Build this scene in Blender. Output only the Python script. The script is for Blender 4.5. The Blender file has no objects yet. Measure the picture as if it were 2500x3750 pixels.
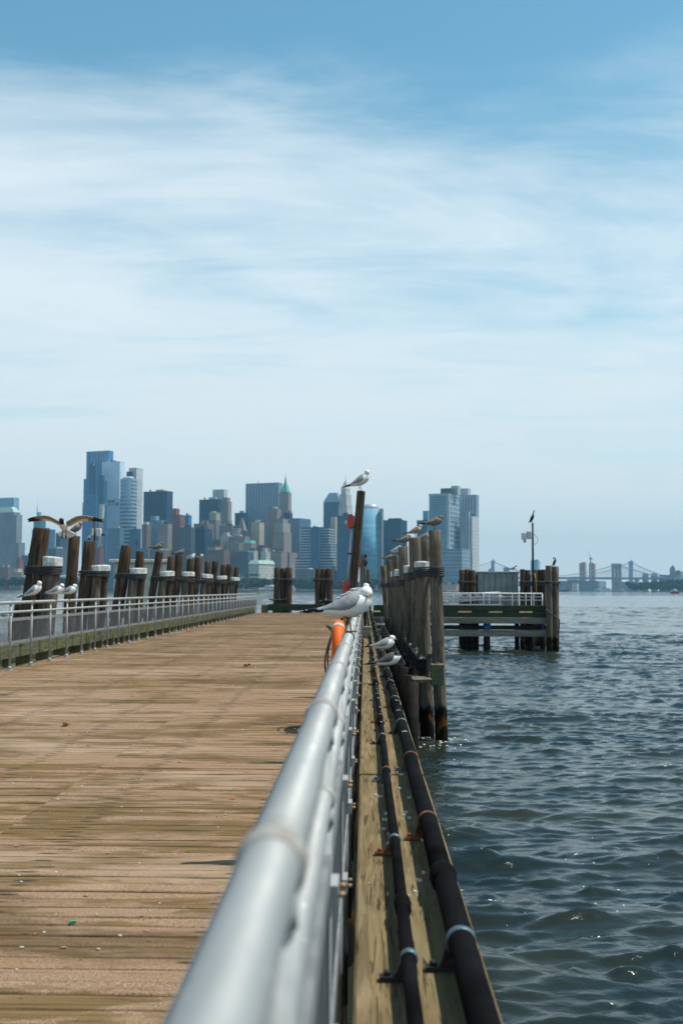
import bpy, math, random
import numpy as np
from mathutils import Vector, Matrix
random.seed(7)
rng = np.random.default_rng(7)
S = bpy.context.scene
COL = S.collection

# ------------------------------------------------------------------ camera
CAM_H = 1.42                      # metres above the pier deck (deck z = 0, water z = WZ)
WZ = -2.0
FPX = 4350.0                      # focal length in pixels of the 2500 x 3750 photograph
psi, theta, phi = math.atan(86 / FPX), math.atan(283.6 / FPX), 0.0044
fw = Vector((-math.sin(psi) * math.cos(theta), math.cos(psi) * math.cos(theta), math.sin(theta)))
r0 = Vector((math.cos(psi), math.sin(psi), 0)); u0 = r0.cross(fw)
rt = math.cos(phi) * r0 + math.sin(phi) * u0
up = -math.sin(phi) * r0 + math.cos(phi) * u0
cam_d = bpy.data.cameras.new('camera'); cam = bpy.data.objects.new('camera', cam_d); COL.objects.link(cam)
cam.matrix_world = Matrix(((rt.x, up.x, -fw.x, 0), (rt.y, up.y, -fw.y, 0), (rt.z, up.z, -fw.z, CAM_H), (0, 0, 0, 1)))
cam_d.sensor_fit = 'VERTICAL'; cam_d.sensor_height = 36; cam_d.sensor_width = 24
cam_d.lens = FPX / 3750 * 36
cam_d.clip_start = 0.05; cam_d.clip_end = 30000
cam_d.dof.use_dof = True; cam_d.dof.focus_distance = 10.5; cam_d.dof.aperture_fstop = 4.2
S.camera = cam
def ray(x, y): return rt * ((x - 1250) / FPX) - up * ((y - 1875) / FPX) + fw
def at_y(x, y, Y):
    d = ray(x, y); return Vector((0, 0, CAM_H)) + d * (Y / d.y)
def at_z(x, y, z):
    d = ray(x, y); return Vector((0, 0, CAM_H)) + d * ((z - CAM_H) / d.z)

# ------------------------------------------------------------------ light
SUN = Vector((.46, .04, 1.0)).normalized()
W = bpy.data.worlds.new('World'); S.world = W; W.use_nodes = True
sun_d = bpy.data.lights.new('sun', 'SUN'); sun_d.energy = 4.6; sun_d.angle = math.radians(.55); sun_d.color = (1, .94, .83)
sun = bpy.data.objects.new('sun', sun_d); COL.objects.link(sun)
sun.rotation_euler = SUN.to_track_quat('Z', 'Y').to_euler(); sun.location = (20, 10, 40)
S.view_settings.view_transform = 'Standard'; S.view_settings.look = 'None'
S.view_settings.exposure = 0.12; S.view_settings.gamma = 1.0
S.cycles.use_denoising = True; S.cycles.max_bounces = 8; S.cycles.volume_bounces = 0
S.cycles.caustics_reflective = False; S.cycles.caustics_refractive = False; S.cycles.sample_clamp_indirect = 4; S.cycles.sample_clamp_direct = 9

class G:                                                    # tiny node-graph helper
    def __init__(s, tree): s.t = tree; s.n = tree.nodes; s.l = tree.links
    def new(s, typ, **kw):
        n = s.n.new(typ)
        for k, v in kw.items(): setattr(n, k, v)
        return n
    def put(s, sock, v):
        if isinstance(v, bpy.types.NodeSocket): s.l.new(v, sock)
        elif isinstance(v, (int, float)) and sock.type in ('RGBA', 'VECTOR') :
            sock.default_value = (v, v, v, 1) if sock.type == 'RGBA' else (v, v, v)
        elif isinstance(v, (tuple, list)) and sock.type == 'RGBA' and len(v) == 3: sock.default_value = (*v, 1)
        else: sock.default_value = v
    def m(s, op, a, b=0.0, c=None, clamp=False):
        n = s.new('ShaderNodeMath', operation=op, use_clamp=clamp)
        s.put(n.inputs[0], a); s.put(n.inputs[1], b)
        if c is not None: s.put(n.inputs[2], c)
        return n.outputs[0]
    def mix(s, f, a, b, blend='MIX'):
        n = s.new('ShaderNodeMix', data_type='RGBA', blend_type=blend)
        s.put(n.inputs[0], f); s.put(n.inputs[6], a); s.put(n.inputs[7], b)
        return n.outputs[2]
    def sm(s, x, lo, hi, a=0.0, b=1.0):
        n = s.new('ShaderNodeMapRange', interpolation_type='SMOOTHSTEP')
        s.put(n.inputs[0], x)
        for i, v in enumerate((lo, hi, a, b)): s.put(n.inputs[i + 1], v)
        return n.outputs[0]
    def noise(s, vec, scale, detail=4.0, rough=.55, dist=0.0):
        n = s.new('ShaderNodeTexNoise')
        s.put(n.inputs['Vector'], vec); s.put(n.inputs['Scale'], scale); s.put(n.inputs['Detail'], detail)
        s.put(n.inputs['Roughness'], rough); s.put(n.inputs['Distortion'], dist)
        return n.outputs[0]
    def vor(s, vec, scale, feature='F1', rand=1.0):
        n = s.new('ShaderNodeTexVoronoi', feature=feature)
        s.put(n.inputs['Vector'], vec); s.put(n.inputs['Scale'], scale); s.put(n.inputs['Randomness'], rand)
        return n.outputs
    def mapv(s, vec, sc=(1, 1, 1), rot=(0, 0, 0), loc=(0, 0, 0)):
        n = s.new('ShaderNodeMapping'); s.put(n.inputs[0], vec)
        n.inputs[1].default_value = loc; n.inputs[2].default_value = rot; n.inputs[3].default_value = sc
        return n.outputs[0]
    def sep(s, v):
        n = s.new('ShaderNodeSeparateXYZ'); s.put(n.inputs[0], v); return n.outputs
    def com(s, x, y, z):
        n = s.new('ShaderNodeCombineXYZ')
        for i, v in enumerate((x, y, z)): s.put(n.inputs[i], v)
        return n.outputs[0]
    def bump(s, h, strength=.5, dist=.01, normal=None):
        n = s.new('ShaderNodeBump'); s.put(n.inputs['Height'], h)
        s.put(n.inputs['Strength'], strength); s.put(n.inputs['Distance'], dist)
        if normal is not None: s.put(n.inputs['Normal'], normal)
        return n.outputs[0]
    def white(s, vec):
        n = s.new('ShaderNodeTexWhiteNoise', noise_dimensions='3D'); s.put(n.inputs[0], vec); return n.outputs[0]

# world: Nishita sky with a bank of high cirrus, laid out on a flat layer overhead
g = G(W.node_tree); g.n.clear()
sky = g.new('ShaderNodeTexSky', sky_type='NISHITA', sun_disc=False)
sky.sun_elevation = math.asin(SUN.z); sky.sun_rotation = math.atan2(SUN.x, SUN.y)
sky.air_density = 1.0; sky.dust_density = .6; sky.ozone_density = 1.4; sky.altitude = 0
tc = g.new('ShaderNodeTexCoord').outputs['Generated']
sx, sy, sz = g.sep(tc)
zz = g.m('ADD', g.m('MAXIMUM', sz, 0.0), .05)
cu, cv = g.m('DIVIDE', sx, zz), g.m('DIVIDE', sy, zz)
lay = g.com(cu, cv, 0.0)
far = g.m('SQRT', g.m('ADD', g.m('MULTIPLY', cu, cu), g.m('MULTIPLY', cv, cv)))
big = g.noise(g.mapv(lay, (.36, .44, 1), (0, 0, .35), (4.4, 2.2, 0)), 1.0, 3, .5, .35)
wisp = g.noise(g.mapv(lay, (.75, 1.15, 1), (0, 0, .42), (3, 8, 0)), 1.4, 12, .60, .9)
fine = g.noise(g.mapv(lay, (1.5, 2.6, 1), (0, 0, .3), (1, 2, 0)), 2.0, 10, .62, .6)
bank = g.sm(far, 1.35, 2.75, -.32, .13)
cov = g.m('ADD', g.m('ADD', g.m('MULTIPLY', big, .75), g.m('MULTIPLY', wisp, .6)), g.m('ADD', bank, g.m('MULTIPLY', fine, .16)))
cl = g.sm(cov, .52, 1.02, 0, .90)
SKY_TINT = (.84, 1.33, 1.20)
skyc = g.mix(1.0, sky.outputs[0], SKY_TINT, 'MULTIPLY')
cloudc = g.mix(cl, skyc, (6.8, 7.6, 8.0))
haze_low = g.sm(sz, 0.0, .30, .9, 0)
cloudc = g.mix(haze_low, cloudc, (6.2, 6.95, 7.25))
bg = g.new('ShaderNodeBackground'); g.put(bg.inputs[0], cloudc); bg.inputs[1].default_value = .115
g.l.new(bg.outputs[0], g.new('ShaderNodeOutputWorld').inputs[0])

# ------------------------------------------------------------------ materials
M = {}
def pbr(name):
    m = bpy.data.materials.new(name); m.use_nodes = True
    gg = G(m.node_tree); b = gg.n['Principled BSDF']; M[name] = m
    return m, gg, b
def plain(name, c, rough=.6, metal=0.0, spec=.5, var=.12, scale=8.0, bump=0.0, bscale=40.0):
    m, gg, b = pbr(name)
    o = gg.new('ShaderNodeTexCoord').outputs['Object']
    n = gg.noise(o, scale, 5, .6)
    d = tuple(x * (1 - var * 1.6) for x in c); e = tuple(min(1, x * (1 + var)) for x in c)
    gg.put(b.inputs['Base Color'], gg.mix(gg.sm(n, .3, .7), d, e))
    b.inputs['Roughness'].default_value = rough; b.inputs['Metallic'].default_value = metal
    b.inputs['Specular IOR Level'].default_value = spec
    if bump: gg.put(b.inputs['Normal'], gg.bump(gg.noise(o, bscale, 6, .65), bump, .01))
    return m

def deck_material():
    m, gg, b = pbr('deck_wood')
    pos = gg.new('ShaderNodeNewGeometry').outputs['Position']
    x, y, z = gg.sep(pos)
    row = gg.m('FLOOR', gg.m('DIVIDE', gg.m('ADD', y, 3.0), .142))
    side = gg.m('LESS_THAN', x, -2.1)
    rnd = gg.white(gg.com(row, side, 3.0)); rnd2 = gg.white(gg.com(row, side, 9.0))
    off = gg.com(gg.m('MULTIPLY', rnd, 1.1), gg.m('MULTIPLY', rnd2, .25), 0.0)
    va = gg.new('ShaderNodeVectorMath', operation='ADD'); gg.put(va.inputs[0], pos); gg.put(va.inputs[1], off)
    p = va.outputs[0]
    worn = gg.noise(gg.mapv(p, (.7, 2.4, 1)), 1.3, 7, .68, .6)           # where the grit coating has worn off
    wornb = gg.noise(gg.mapv(pos, (.35, .55, 1)), 1.0, 4, .6, .6)
    grain = gg.noise(gg.mapv(p, (.9, 30, 1)), 2.2, 6, .6, .8)
    grit = gg.noise(pos, 170, 3, .7)
    grit2 = gg.noise(pos, 60, 2, .6)
    coat = gg.mix(gg.sm(grit, .36, .66), (.115, .068, .040), (.47, .318, .203))
    coat = gg.mix(gg.m('MULTIPLY', rnd, .32), coat, gg.mix(rnd2, (.27, .145, .080), (.22, .175, .135)))
    coat = gg.mix(gg.sm(grit2, .5, .75, 0, .35), coat, (.34, .25, .175))
    bare = gg.mix(gg.sm(grain, .32, .68), (.055, .034, .013), (.215, .140, .056))
    msk = gg.sm(gg.m('ADD', gg.m('ADD', worn, gg.m('MULTIPLY', wornb, .45)), gg.m('MULTIPLY', rnd2, .07)), .725, .83, 0, .82)
    col = gg.mix(msk, coat, bare)
    damp = gg.noise(gg.mapv(pos, (.36, .62, 1), (0, 0, 0), (5, 2, 0)), 1.1, 7, .68, .7)
    col = gg.mix(gg.sm(damp, .53, .62, 0, .68), col, gg.mix(.5, (.06, .042, .028), bare))
    pale = gg.noise(gg.mapv(pos, (.22, .5, 1), (0, 0, .2), (1, 9, 0)), 1.3, 6, .65, .6)
    col = gg.mix(gg.sm(pale, .52, .68, 0, .45), col, (.46, .345, .25))
    # dark streaks and cracks along the board
    crack = gg.noise(gg.mapv(p, (.5, 22, 1)), 2.6, 5, .7, .2)
    col = gg.mix(gg.sm(crack, .63, .70, 0, .8), col, (.045, .03, .018))
    spl = gg.noise(gg.mapv(p, (.75, 9, 1), (0, 0, 0), (7, 3, 0)), 2.4, 7, .72, .3)
    col = gg.mix(gg.sm(spl, .66, .72, 0, .8), col, (.055, .038, .024))
    edge = gg.m('ABSOLUTE', gg.m('SUBTRACT', gg.m('MULTIPLY', gg.m('FRACT', gg.m('DIVIDE', gg.m('ADD', y, 3.0), .142)), .142), .071))
    edge = gg.m('ADD', edge, gg.m('MULTIPLY', gg.m('SUBTRACT', gg.noise(gg.mapv(pos, (1.6, 14, 1)), 2.0, 5, .65), .5), .022))
    col = gg.mix(gg.m('MULTIPLY', gg.sm(edge, .058, .070, 0, .85), gg.sm(rnd, .2, .6, .45, 1)), col, (.040, .027, .016))       # dirt packed along the joints
    # dark countersunk spots over each joist
    yl = gg.m('SUBTRACT', gg.m('MULTIPLY', gg.m('FRACT', gg.m('DIVIDE', gg.m('ADD', y, 3.0), .142)), .142), .071)
    xj = gg.m('SUBTRACT', gg.m('MULTIPLY', gg.m('FRACT', gg.m('ADD', gg.m('DIVIDE', gg.m('ADD', x, gg.m('MULTIPLY', rnd, .10)), 1.05), .03)), 1.05), .525)
    d2 = gg.m('ADD', gg.m('POWER', gg.m('DIVIDE', xj, .075), 2.0), gg.m('POWER', gg.m('DIVIDE', gg.m('ADD', yl, gg.m('MULTIPLY', gg.m('SUBTRACT', rnd2, .5), .05)), .022), 2.0))
    d2 = gg.m('ADD', d2, gg.m('MULTIPLY', gg.noise(pos, 45, 3, .6), 1.3))
    col = gg.mix(gg.sm(d2, .75, 1.7, .85, 0), col, (.028, .024, .02))
    # shells, droppings and specks
    sp = gg.vor(pos, 16.0)
    col = gg.mix(gg.sm(gg.m('ADD', sp[0], gg.m('MULTIPLY', gg.noise(pos, 90, 2), .12)), .085, .12, .8, 0), col, (.5, .46, .38))
    dk = gg.vor(gg.mapv(pos, (.6, 1.6, 1), (0, 0, 0), (3, 1, 0)), 9.0)
    col = gg.mix(gg.sm(dk[0], .05, .09, .8, 0), col, (.04, .025, .015))
    gg.put(b.inputs['Base Color'], col)
    b.inputs['Roughness'].default_value = .9; b.inputs['Specular IOR Level'].default_value = .05
    h = gg.m('ADD', gg.m('MULTIPLY', grit, .5), gg.m('ADD', gg.m('MULTIPLY', grain, .4), gg.m('MULTIPLY', gg.sm(crack, .6, .72), -1.5)))
    gg.put(b.inputs['Normal'], gg.bump(h, .7, .006))
deck_material()

def timber_material(name, c1, c2, axis, moss=(.12, .13, .05), mossy=.4, cracks=.65):
    m, gg, b = pbr(name)
    pos = gg.new('ShaderNodeNewGeometry').outputs['Position']
    st = [9.0, 9.0, 9.0]; st[axis] = .55
    grain = gg.noise(gg.mapv(pos, tuple(st)), 3.0, 7, .62, .9)
    st2 = [4.0, 4.0, 4.0]; st2[axis] = .5
    broad = gg.noise(gg.mapv(pos, tuple(st2)), .8, 4, .6)
    st3 = [34.0, 34.0, 34.0]; st3[axis] = 1.7
    cr = gg.noise(gg.mapv(pos, tuple(st3)), 1.5, 4, .55, .9)
    col = gg.mix(gg.sm(grain, .3, .72), c1, c2)
    col = gg.mix(gg.sm(broad, .48, .68, 0, mossy), col, moss)
    col = gg.mix(gg.m('MULTIPLY', gg.sm(cr, .61, .66, 0, cracks), gg.sm(broad, .40, .56)), col, tuple(x * .12 for x in c1))
    st4 = gg.noise(pos, 26, 3, .6)
    col = gg.mix(gg.sm(st4, .74, .80, 0, .4), col, tuple(min(1, x * 2.1) for x in c2))
    gg.put(b.inputs['Base Color'], col); b.inputs['Roughness'].default_value = .85
    b.inputs['Specular IOR Level'].default_value = .06
    gg.put(b.inputs['Normal'], gg.bump(gg.m('SUBTRACT', grain, gg.m('MULTIPLY', gg.sm(cr, .59, .66), 1.8)), .8, .008))
timber_material('timber_tan', (.120, .084, .042), (.255, .192, .108), 1, (.130, .122, .062), .4)
timber_material('timber_post', (.09, .075, .055), (.24, .21, .165), 2, (.05, .045, .03), .4, .4)
timber_material('timber_green', (.085, .095, .052), (.20, .215, .135), 1, (.24, .20, .03), .35, .35)
timber_material('timber_dark_green', (.028, .042, .026), (.085, .10, .062), 0, (.05, .04, .02), .4)
timber_material('timber_grey', (.16, .142, .115), (.36, .335, .285), 0, (.11, .105, .06), .6, .5)

def pile_material(name, c1, c2, dark):
    m, gg, b = pbr(name)
    o = gg.new('ShaderNodeTexCoord').outputs['Object']
    pos = gg.new('ShaderNodeNewGeometry').outputs['Position']
    rnd = gg.new('ShaderNodeObjectInfo').outputs['Random']
    va = gg.new('ShaderNodeVectorMath', operation='ADD'); gg.put(va.inputs[0], o)
    gg.put(va.inputs[1], gg.com(gg.m('MULTIPLY', rnd, 37), gg.m('MULTIPLY', rnd, 11), 0.0)); p = va.outputs[0]
    streak = gg.noise(gg.mapv(p, (14, 14, .7)), 1.6, 7, .65, .6)
    blot = gg.noise(gg.mapv(p, (2.2, 2.2, .8)), 1.2, 5, .6)
    crack = gg.noise(gg.mapv(p, (24, 24, .9)), 1.2, 4, .6, .3)
    col = gg.mix(gg.sm(streak, .3, .7), c1, c2)
    col = gg.mix(gg.sm(blot, .5, .72, 0, .65), col, dark)
    col = gg.mix(gg.sm(crack, .64, .7, 0, .8), col, tuple(x * .25 for x in dark))
    z = gg.sep(pos)[2]
    zn = gg.m('ADD', z, gg.m('MULTIPLY', gg.m('SUBTRACT', gg.noise(gg.mapv(p, (6, 6, 2)), 1.0, 4), .5), .7))
    wet = gg.sm(zn, -1.35, -1.15, 1, 0)                       # tide stain: black weed, an ochre band low down
    ochre = gg.m('MULTIPLY', gg.sm(zn, -1.78, -1.66), gg.sm(zn, -1.58, -1.46, 1, 0))
    oc = gg.m('MULTIPLY', ochre, gg.sm(blot, .42, .62, 0, .8))
    col = gg.mix(wet, col, gg.mix(oc, (.010, .009, .007), (.17, .075, .012)))
    gua = gg.noise(gg.mapv(p, (7, 7, 2.2)), 2.0, 5, .7)
    col = gg.mix(gg.sm(gua, .70, .78, 0, .55), col, (.45, .44, .40))
    gg.put(b.inputs['Base Color'], col); b.inputs['Roughness'].default_value = .9
    b.inputs['Specular IOR Level'].default_value = .06
    gg.put(b.inputs['Normal'], gg.bump(gg.m('ADD', streak, gg.m('MULTIPLY', gg.sm(crack, .6, .7), -1.2)), .9, .02))
pile_material('pile_grey', (.070, .054, .040), (.255, .212, .166), (.034, .025, .018))
pile_material('pile_brown', (.040, .027, .019), (.140, .099, .069), (.022, .015, .011))
plain('tar_shade_wood', (.014, .012, .010), .8, spec=.2, var=.4, scale=6)  # tar black of the walers; on bearing piles it is painted shade

plain('cap_white', (.62, .63, .60), .6, var=.25, scale=9)
plain('rope_black', (.045, .050, .053), .8, var=.3, scale=30, bump=.5, bscale=120)
def rail_metal(name, c1, c2, dirt):
    m, gg, b = pbr(name)
    o = gg.new('ShaderNodeNewGeometry').outputs['Position']
    st = gg.noise(gg.mapv(o, (26, 2.0, 26)), 1.0, 6, .65, .4); bl = gg.noise(gg.mapv(o, (2, .5, 2)), 9, 5, .65); sp = gg.noise(o, 75, 3, .6)
    col = gg.mix(gg.sm(st, .3, .7), c1, c2)
    col = gg.mix(gg.sm(bl, .56, .72, 0, .55), col, dirt)
    col = gg.mix(gg.sm(sp, .68, .74, 0, .55), col, (.16, .11, .07))
    dr = gg.vor(gg.mapv(o, (1, .8, 1)), 21.0)[0]
    col = gg.mix(gg.sm(gg.m('ADD', dr, gg.m('MULTIPLY', sp, .16)), .15, .19, .7, 0), col, (.62, .61, .57))
    gg.put(b.inputs['Base Color'], col); b.inputs['Metallic'].default_value = .1
    gg.put(b.inputs['Roughness'], gg.sm(bl, .3, .7, .5, .62))
rail_metal('steel_rail', (.28, .30, .305), (.37, .385, .385), (.26, .245, .22))
rail_metal('collar_worn', (.25, .235, .21), (.38, .365, .335), (.17, .125, .085))
plain('steel_mesh', (.22, .225, .23), .65, .3, var=.15)
plain('pipe_black', (.0065, .0067, .0075), .75, spec=.02, var=.35, scale=5, bump=.1, bscale=60)
plain('guano', (.62, .61, .56), .9, var=.2, scale=40)
plain('rust', (.17, .060, .022), .8, .2, var=.4, scale=30)
plain('clamp_blue', (.10, .15, .18), .5, .5, var=.25, scale=20)
plain('brass_bolt', (.32, .20, .10), .5, .6, var=.3, scale=40)
plain('iron_black', (.018, .018, .019), .6, .3, var=.3)
plain('orange_plastic', (.84, .135, .004), .55, spec=.25, var=.1, scale=3)
plain('reflective_tape', (.62, .62, .60), .35, var=.1)
plain('cord_black', (.012, .012, .012), .7)
plain('red_paint', (.50, .035, .015), .38, var=.15, scale=10)
plain('lens_cream', (.72, .66, .50), .3)
plain('conduit_grey', (.48, .50, .51), .5, .1, var=.12)
plain('device_white', (.68, .69, .68), .45, var=.1)
plain('glass_dark', (.02, .022, .025), .08)
plain('shed_steel', (.235, .275, .28), .5, .3, var=.14, scale=1.5)
plain('kiosk_panel', (.52, .52, .45), .6, var=.12, scale=1.0)
plain('kiosk_roof', (.70, .69, .63), .6, var=.12)
plain('rail_white', (.62, .63, .63), .5, .15, var=.1)
plain('blue_tarp', (.015, .10, .30), .55, var=.15)
plain('yellow_hose', (.42, .26, .03), .6)
plain('feather_white', (.82, .82, .80), .75, spec=.2, var=.06, scale=14, bump=.25, bscale=70)
plain('feather_grey', (.29, .30, .32), .75, spec=.2, var=.18, scale=22, bump=.5, bscale=60)
plain('feather_slate', (.085, .088, .095), .75, spec=.2, var=.18, scale=22, bump=.5, bscale=60)
plain('feather_black', (.011, .011, .012), .6, spec=.3, var=.2)
plain('feather_buff', (.36, .30, .22), .8, spec=.15, var=.15, scale=18)
plain('leg_yellow', (.33, .20, .03), .55, var=.2, scale=50)
plain('leg_dark', (.06, .05, .045), .6)
plain('bill_yellow', (.60, .40, .16), .55)
plain('bill_dark', (.02, .017, .015), .5)
plain('eye_dark', (.006, .006, .006), .12)
def mottled():
    m, gg, b = pbr('feather_brown')
    o = gg.new('ShaderNodeTexCoord').outputs['Object']
    n = gg.vor(gg.mapv(o, (1, 1.6, 1.6)), 62.0)[0]; n2 = gg.noise(o, 16, 4, .6)
    c = gg.mix(gg.sm(n, .25, .6), (.095, .074, .058), (.31, .265, .22))
    gg.put(b.inputs['Base Color'], gg.mix(gg.sm(n2, .4, .7, 0, .6), c, (.068, .052, .040)))
    b.inputs['Roughness'].default_value = .85; b.inputs['Specular IOR Level'].default_value = .15
mottled()
plain('feather_streaky', (.46, .42, .36), .8, spec=.15, var=.45, scale=45)
plain('land', (.16, .15, .12), .9, var=.2, scale=.01)
plain('seawall_stone', (.16, .15, .13), .9, var=.3, scale=.05)
plain('leaf_green', (.050, .082, .022), .75, spec=.2, var=.45, scale=.06)
plain('leaf_dark', (.030, .056, .020), .75, spec=.2, var=.45, scale=.06)
plain('trunk', (.06, .045, .03), .9)
plain('bridge_stone', (.30, .29, .28), .85, var=.15, scale=.05)  # bridge tones lightened, putting extra distance haze into the colour
plain('bridge_steel', (.24, .27, .30), .7, var=.1)
plain('bridge_blue', (.20, .32, .40), .6, var=.1)
plain('roof_copper', (.10, .42, .33), .65, var=.18, scale=.1)
plain('roof_pale_green', (.36, .50, .44), .6, var=.1, scale=.1)
plain('tent_white', (.75, .75, .74), .6)
plain('boat_white', (.70, .71, .71), .4)
plain('boat_red', (.40, .06, .04), .5)
plain('dark_metal', (.05, .06, .07), .6, .2)
plain('pale_steel', (.42, .46, .48), .5, .2)
plain('sand_wall', (.52, .40, .27), .8)
plain('foam', (.66, .68, .66), .9, var=.1, scale=30)
plain('scrap_tan', (.35, .22, .11), .9, var=.3, scale=30)
plain('scrap_orange', (.45, .17, .05), .85, var=.3, scale=30)
plain('scrap_green', (.01, .30, .18), .5)

def water_material():
    m, gg, b = pbr('water_surface')
    pos = gg.new('ShaderNodeNewGeometry').outputs['Position']
    y = gg.sep(pos)[1]
    n1 = gg.noise(gg.mapv(pos, (1.0, 1.35, 1)), 2.2, 5, .6, .4)
    n2 = gg.noise(gg.mapv(pos, (1.0, 1.6, 1)), 6.5, 5, .6, .6)
    n3 = gg.noise(gg.mapv(pos, (.6, 1.0, 1)), .35, 5, .6, .3)
    n4 = gg.noise(gg.mapv(pos, (.25, 1.0, 1)), .03, 5, .6, .3)
    fa = gg.sm(y, 60, 500)
    h = gg.m('ADD', gg.m('MULTIPLY', n1, .02), gg.m('MULTIPLY', n2, .008))
    hf = gg.m('ADD', gg.m('MULTIPLY', n3, .30), gg.m('MULTIPLY', n1, .05))
    hh = gg.m('ADD', h, gg.m('MULTIPLY', gg.m('MULTIPLY', hf, fa), 1.0))
    bl = gg.noise(gg.mapv(pos, (.5, .7, 1)), .5, 3)
    gg.put(b.inputs['Base Color'], gg.mix(gg.sm(bl, .35, .7), (.009, .015, .014), (.024, .027, .017)))
    b.inputs['Roughness'].default_value = .05; b.inputs['IOR'].default_value = 1.333
    gg.put(b.inputs['Normal'], gg.bump(hh, .85, 1.0))
water_material()

def facade(name, wall, glass, bay=3.6, floor=3.9, fwid=.6, fhei=.6, gl_rough=.3, vary=.35, wall_rough=.7):
    m, gg, b = pbr(name)
    t = gg.new('ShaderNodeTexCoord')
    x, y, z = gg.sep(t.outputs['Object']); nx, ny, nz = gg.sep(t.outputs['Normal'])
    isx = gg.m('GREATER_THAN', gg.m('ABSOLUTE', nx), gg.m('ABSOLUTE', ny))
    u = gg.m('ADD', gg.m('MULTIPLY', isx, y), gg.m('MULTIPLY', gg.m('SUBTRACT', 1.0, isx), x))
    ub, zb = gg.m('DIVIDE', u, bay), gg.m('DIVIDE', z, floor)
    wu = gg.m('LESS_THAN', gg.m('FRACT', ub), fwid) if fwid < 1 else 1.0
    wz = gg.m('LESS_THAN', gg.m('FRACT', zb), fhei) if fhei < 1 else 1.0
    side = gg.m('LESS_THAN', gg.m('ABSOLUTE', nz), .5)
    w = gg.m('MULTIPLY', gg.m('MULTIPLY', wu, wz), side)
    cell = gg.com(gg.m('FLOOR', ub), gg.m('FLOOR', zb), gg.m('MULTIPLY', isx, 5.0))
    rv = gg.white(cell)
    gc = gg.mix(gg.m('MULTIPLY', rv, vary), glass, tuple(min(1, c * 2.6 + .01) for c in glass))
    big = gg.noise(gg.mapv(t.outputs['Object'], (.03, .03, .02)), 1.0, 4, .6)
    wc = gg.mix(gg.sm(big, .35, .7), tuple(c * .82 for c in wall), tuple(min(1, c * 1.12) for c in wall))
    gg.put(b.inputs['Base Color'], gg.mix(w, wc, gc))
    gg.put(b.inputs['Roughness'], gg.m('ADD', gg.m('MULTIPLY', w, gl_rough - wall_rough), wall_rough))
FAC = {
 'glass_navy': ((.006, .050, .095), (.003, .032, .066), 5, 5.2, .78, .72),
 'glass_deep_blue': ((.003, .075, .15), (.002, .060, .13), 5, 3.9, .9, .8),
 'glass_blue': ((.045, .23, .42), (.022, .16, .33), 5, 5.4, .82, .75),
 'glass_blue_dark': ((.022, .125, .22), (.007, .070, .145), 5, 5.4, .82, .75),
 'glass_pale': ((.58, .74, .84), (.54, .71, .83), 4, 4.2, .85, .8),
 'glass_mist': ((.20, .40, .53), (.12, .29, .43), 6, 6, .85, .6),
 'stripe_blue': ((.20, .31, .40), (.030, .11, .18), 5, 4.4, 1, .55),
 'round_blue': ((.15, .36, .50), (.12, .32, .46), 60, 3.9, 1, .8, .6),
 'slab_grid': ((.28, .38, .46), (.015, .080, .15), 4.4, 5.4, .62, .6),
 'stripe_pale': ((.36, .46, .50), (.09, .19, .25), 5, 8.4, 1, .5),
 'stone_grid': ((.30, .32, .34), (.025, .065, .10), 4.6, 5.0, .58, .62),
 'stone_warm': ((.33, .275, .235), (.045, .06, .08), 5.6, 5.4, .42, .55),
 'stone_beige': ((.40, .35, .29), (.10, .10, .10), 6, 5.6, .42, .55),
 'stone_grey': ((.21, .22, .23), (.03, .055, .08), 5.4, 5.2, .5, .58),
 'stone_dark': ((.085, .11, .14), (.02, .045, .07), 5.4, 5.2, .5, .6),
 'stone_pink': ((.33, .22, .18), (.08, .08, .09), 4.2, 40, .45, 1),
 'stone_tan': ((.52, .42, .29), (.22, .18, .14), 5.2, 4.6, .35, .45),
 'stone_white': ((.58, .58, .55), (.12, .15, .17), 6, 5.6, .42, .55),
 'brick_red': ((.24, .075, .05), (.08, .05, .05), 5.6, 5.4, .35, .45),
 'brick_brown': ((.22, .14, .10), (.06, .06, .065), 5.6, 5.4, .42, .5),
 'slab_side': ((.46, .49, .50), (.20, .26, .30), 40, 3.9, 1, .45),
 'fin_white': ((.50, .54, .56), (.06, .13, .19), 5.6, 200, .55, 1),
 'plain_pale': ((.50, .53, .54), (.46, .49, .50), 9, 8, .5, .5),
 'pink_frame': ((.42, .17, .12), (.20, .20, .23), 5, 4.2, .4, .6),
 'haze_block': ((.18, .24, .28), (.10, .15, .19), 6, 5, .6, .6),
}
for k, v in FAC.items(): facade(k, *v)

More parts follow.
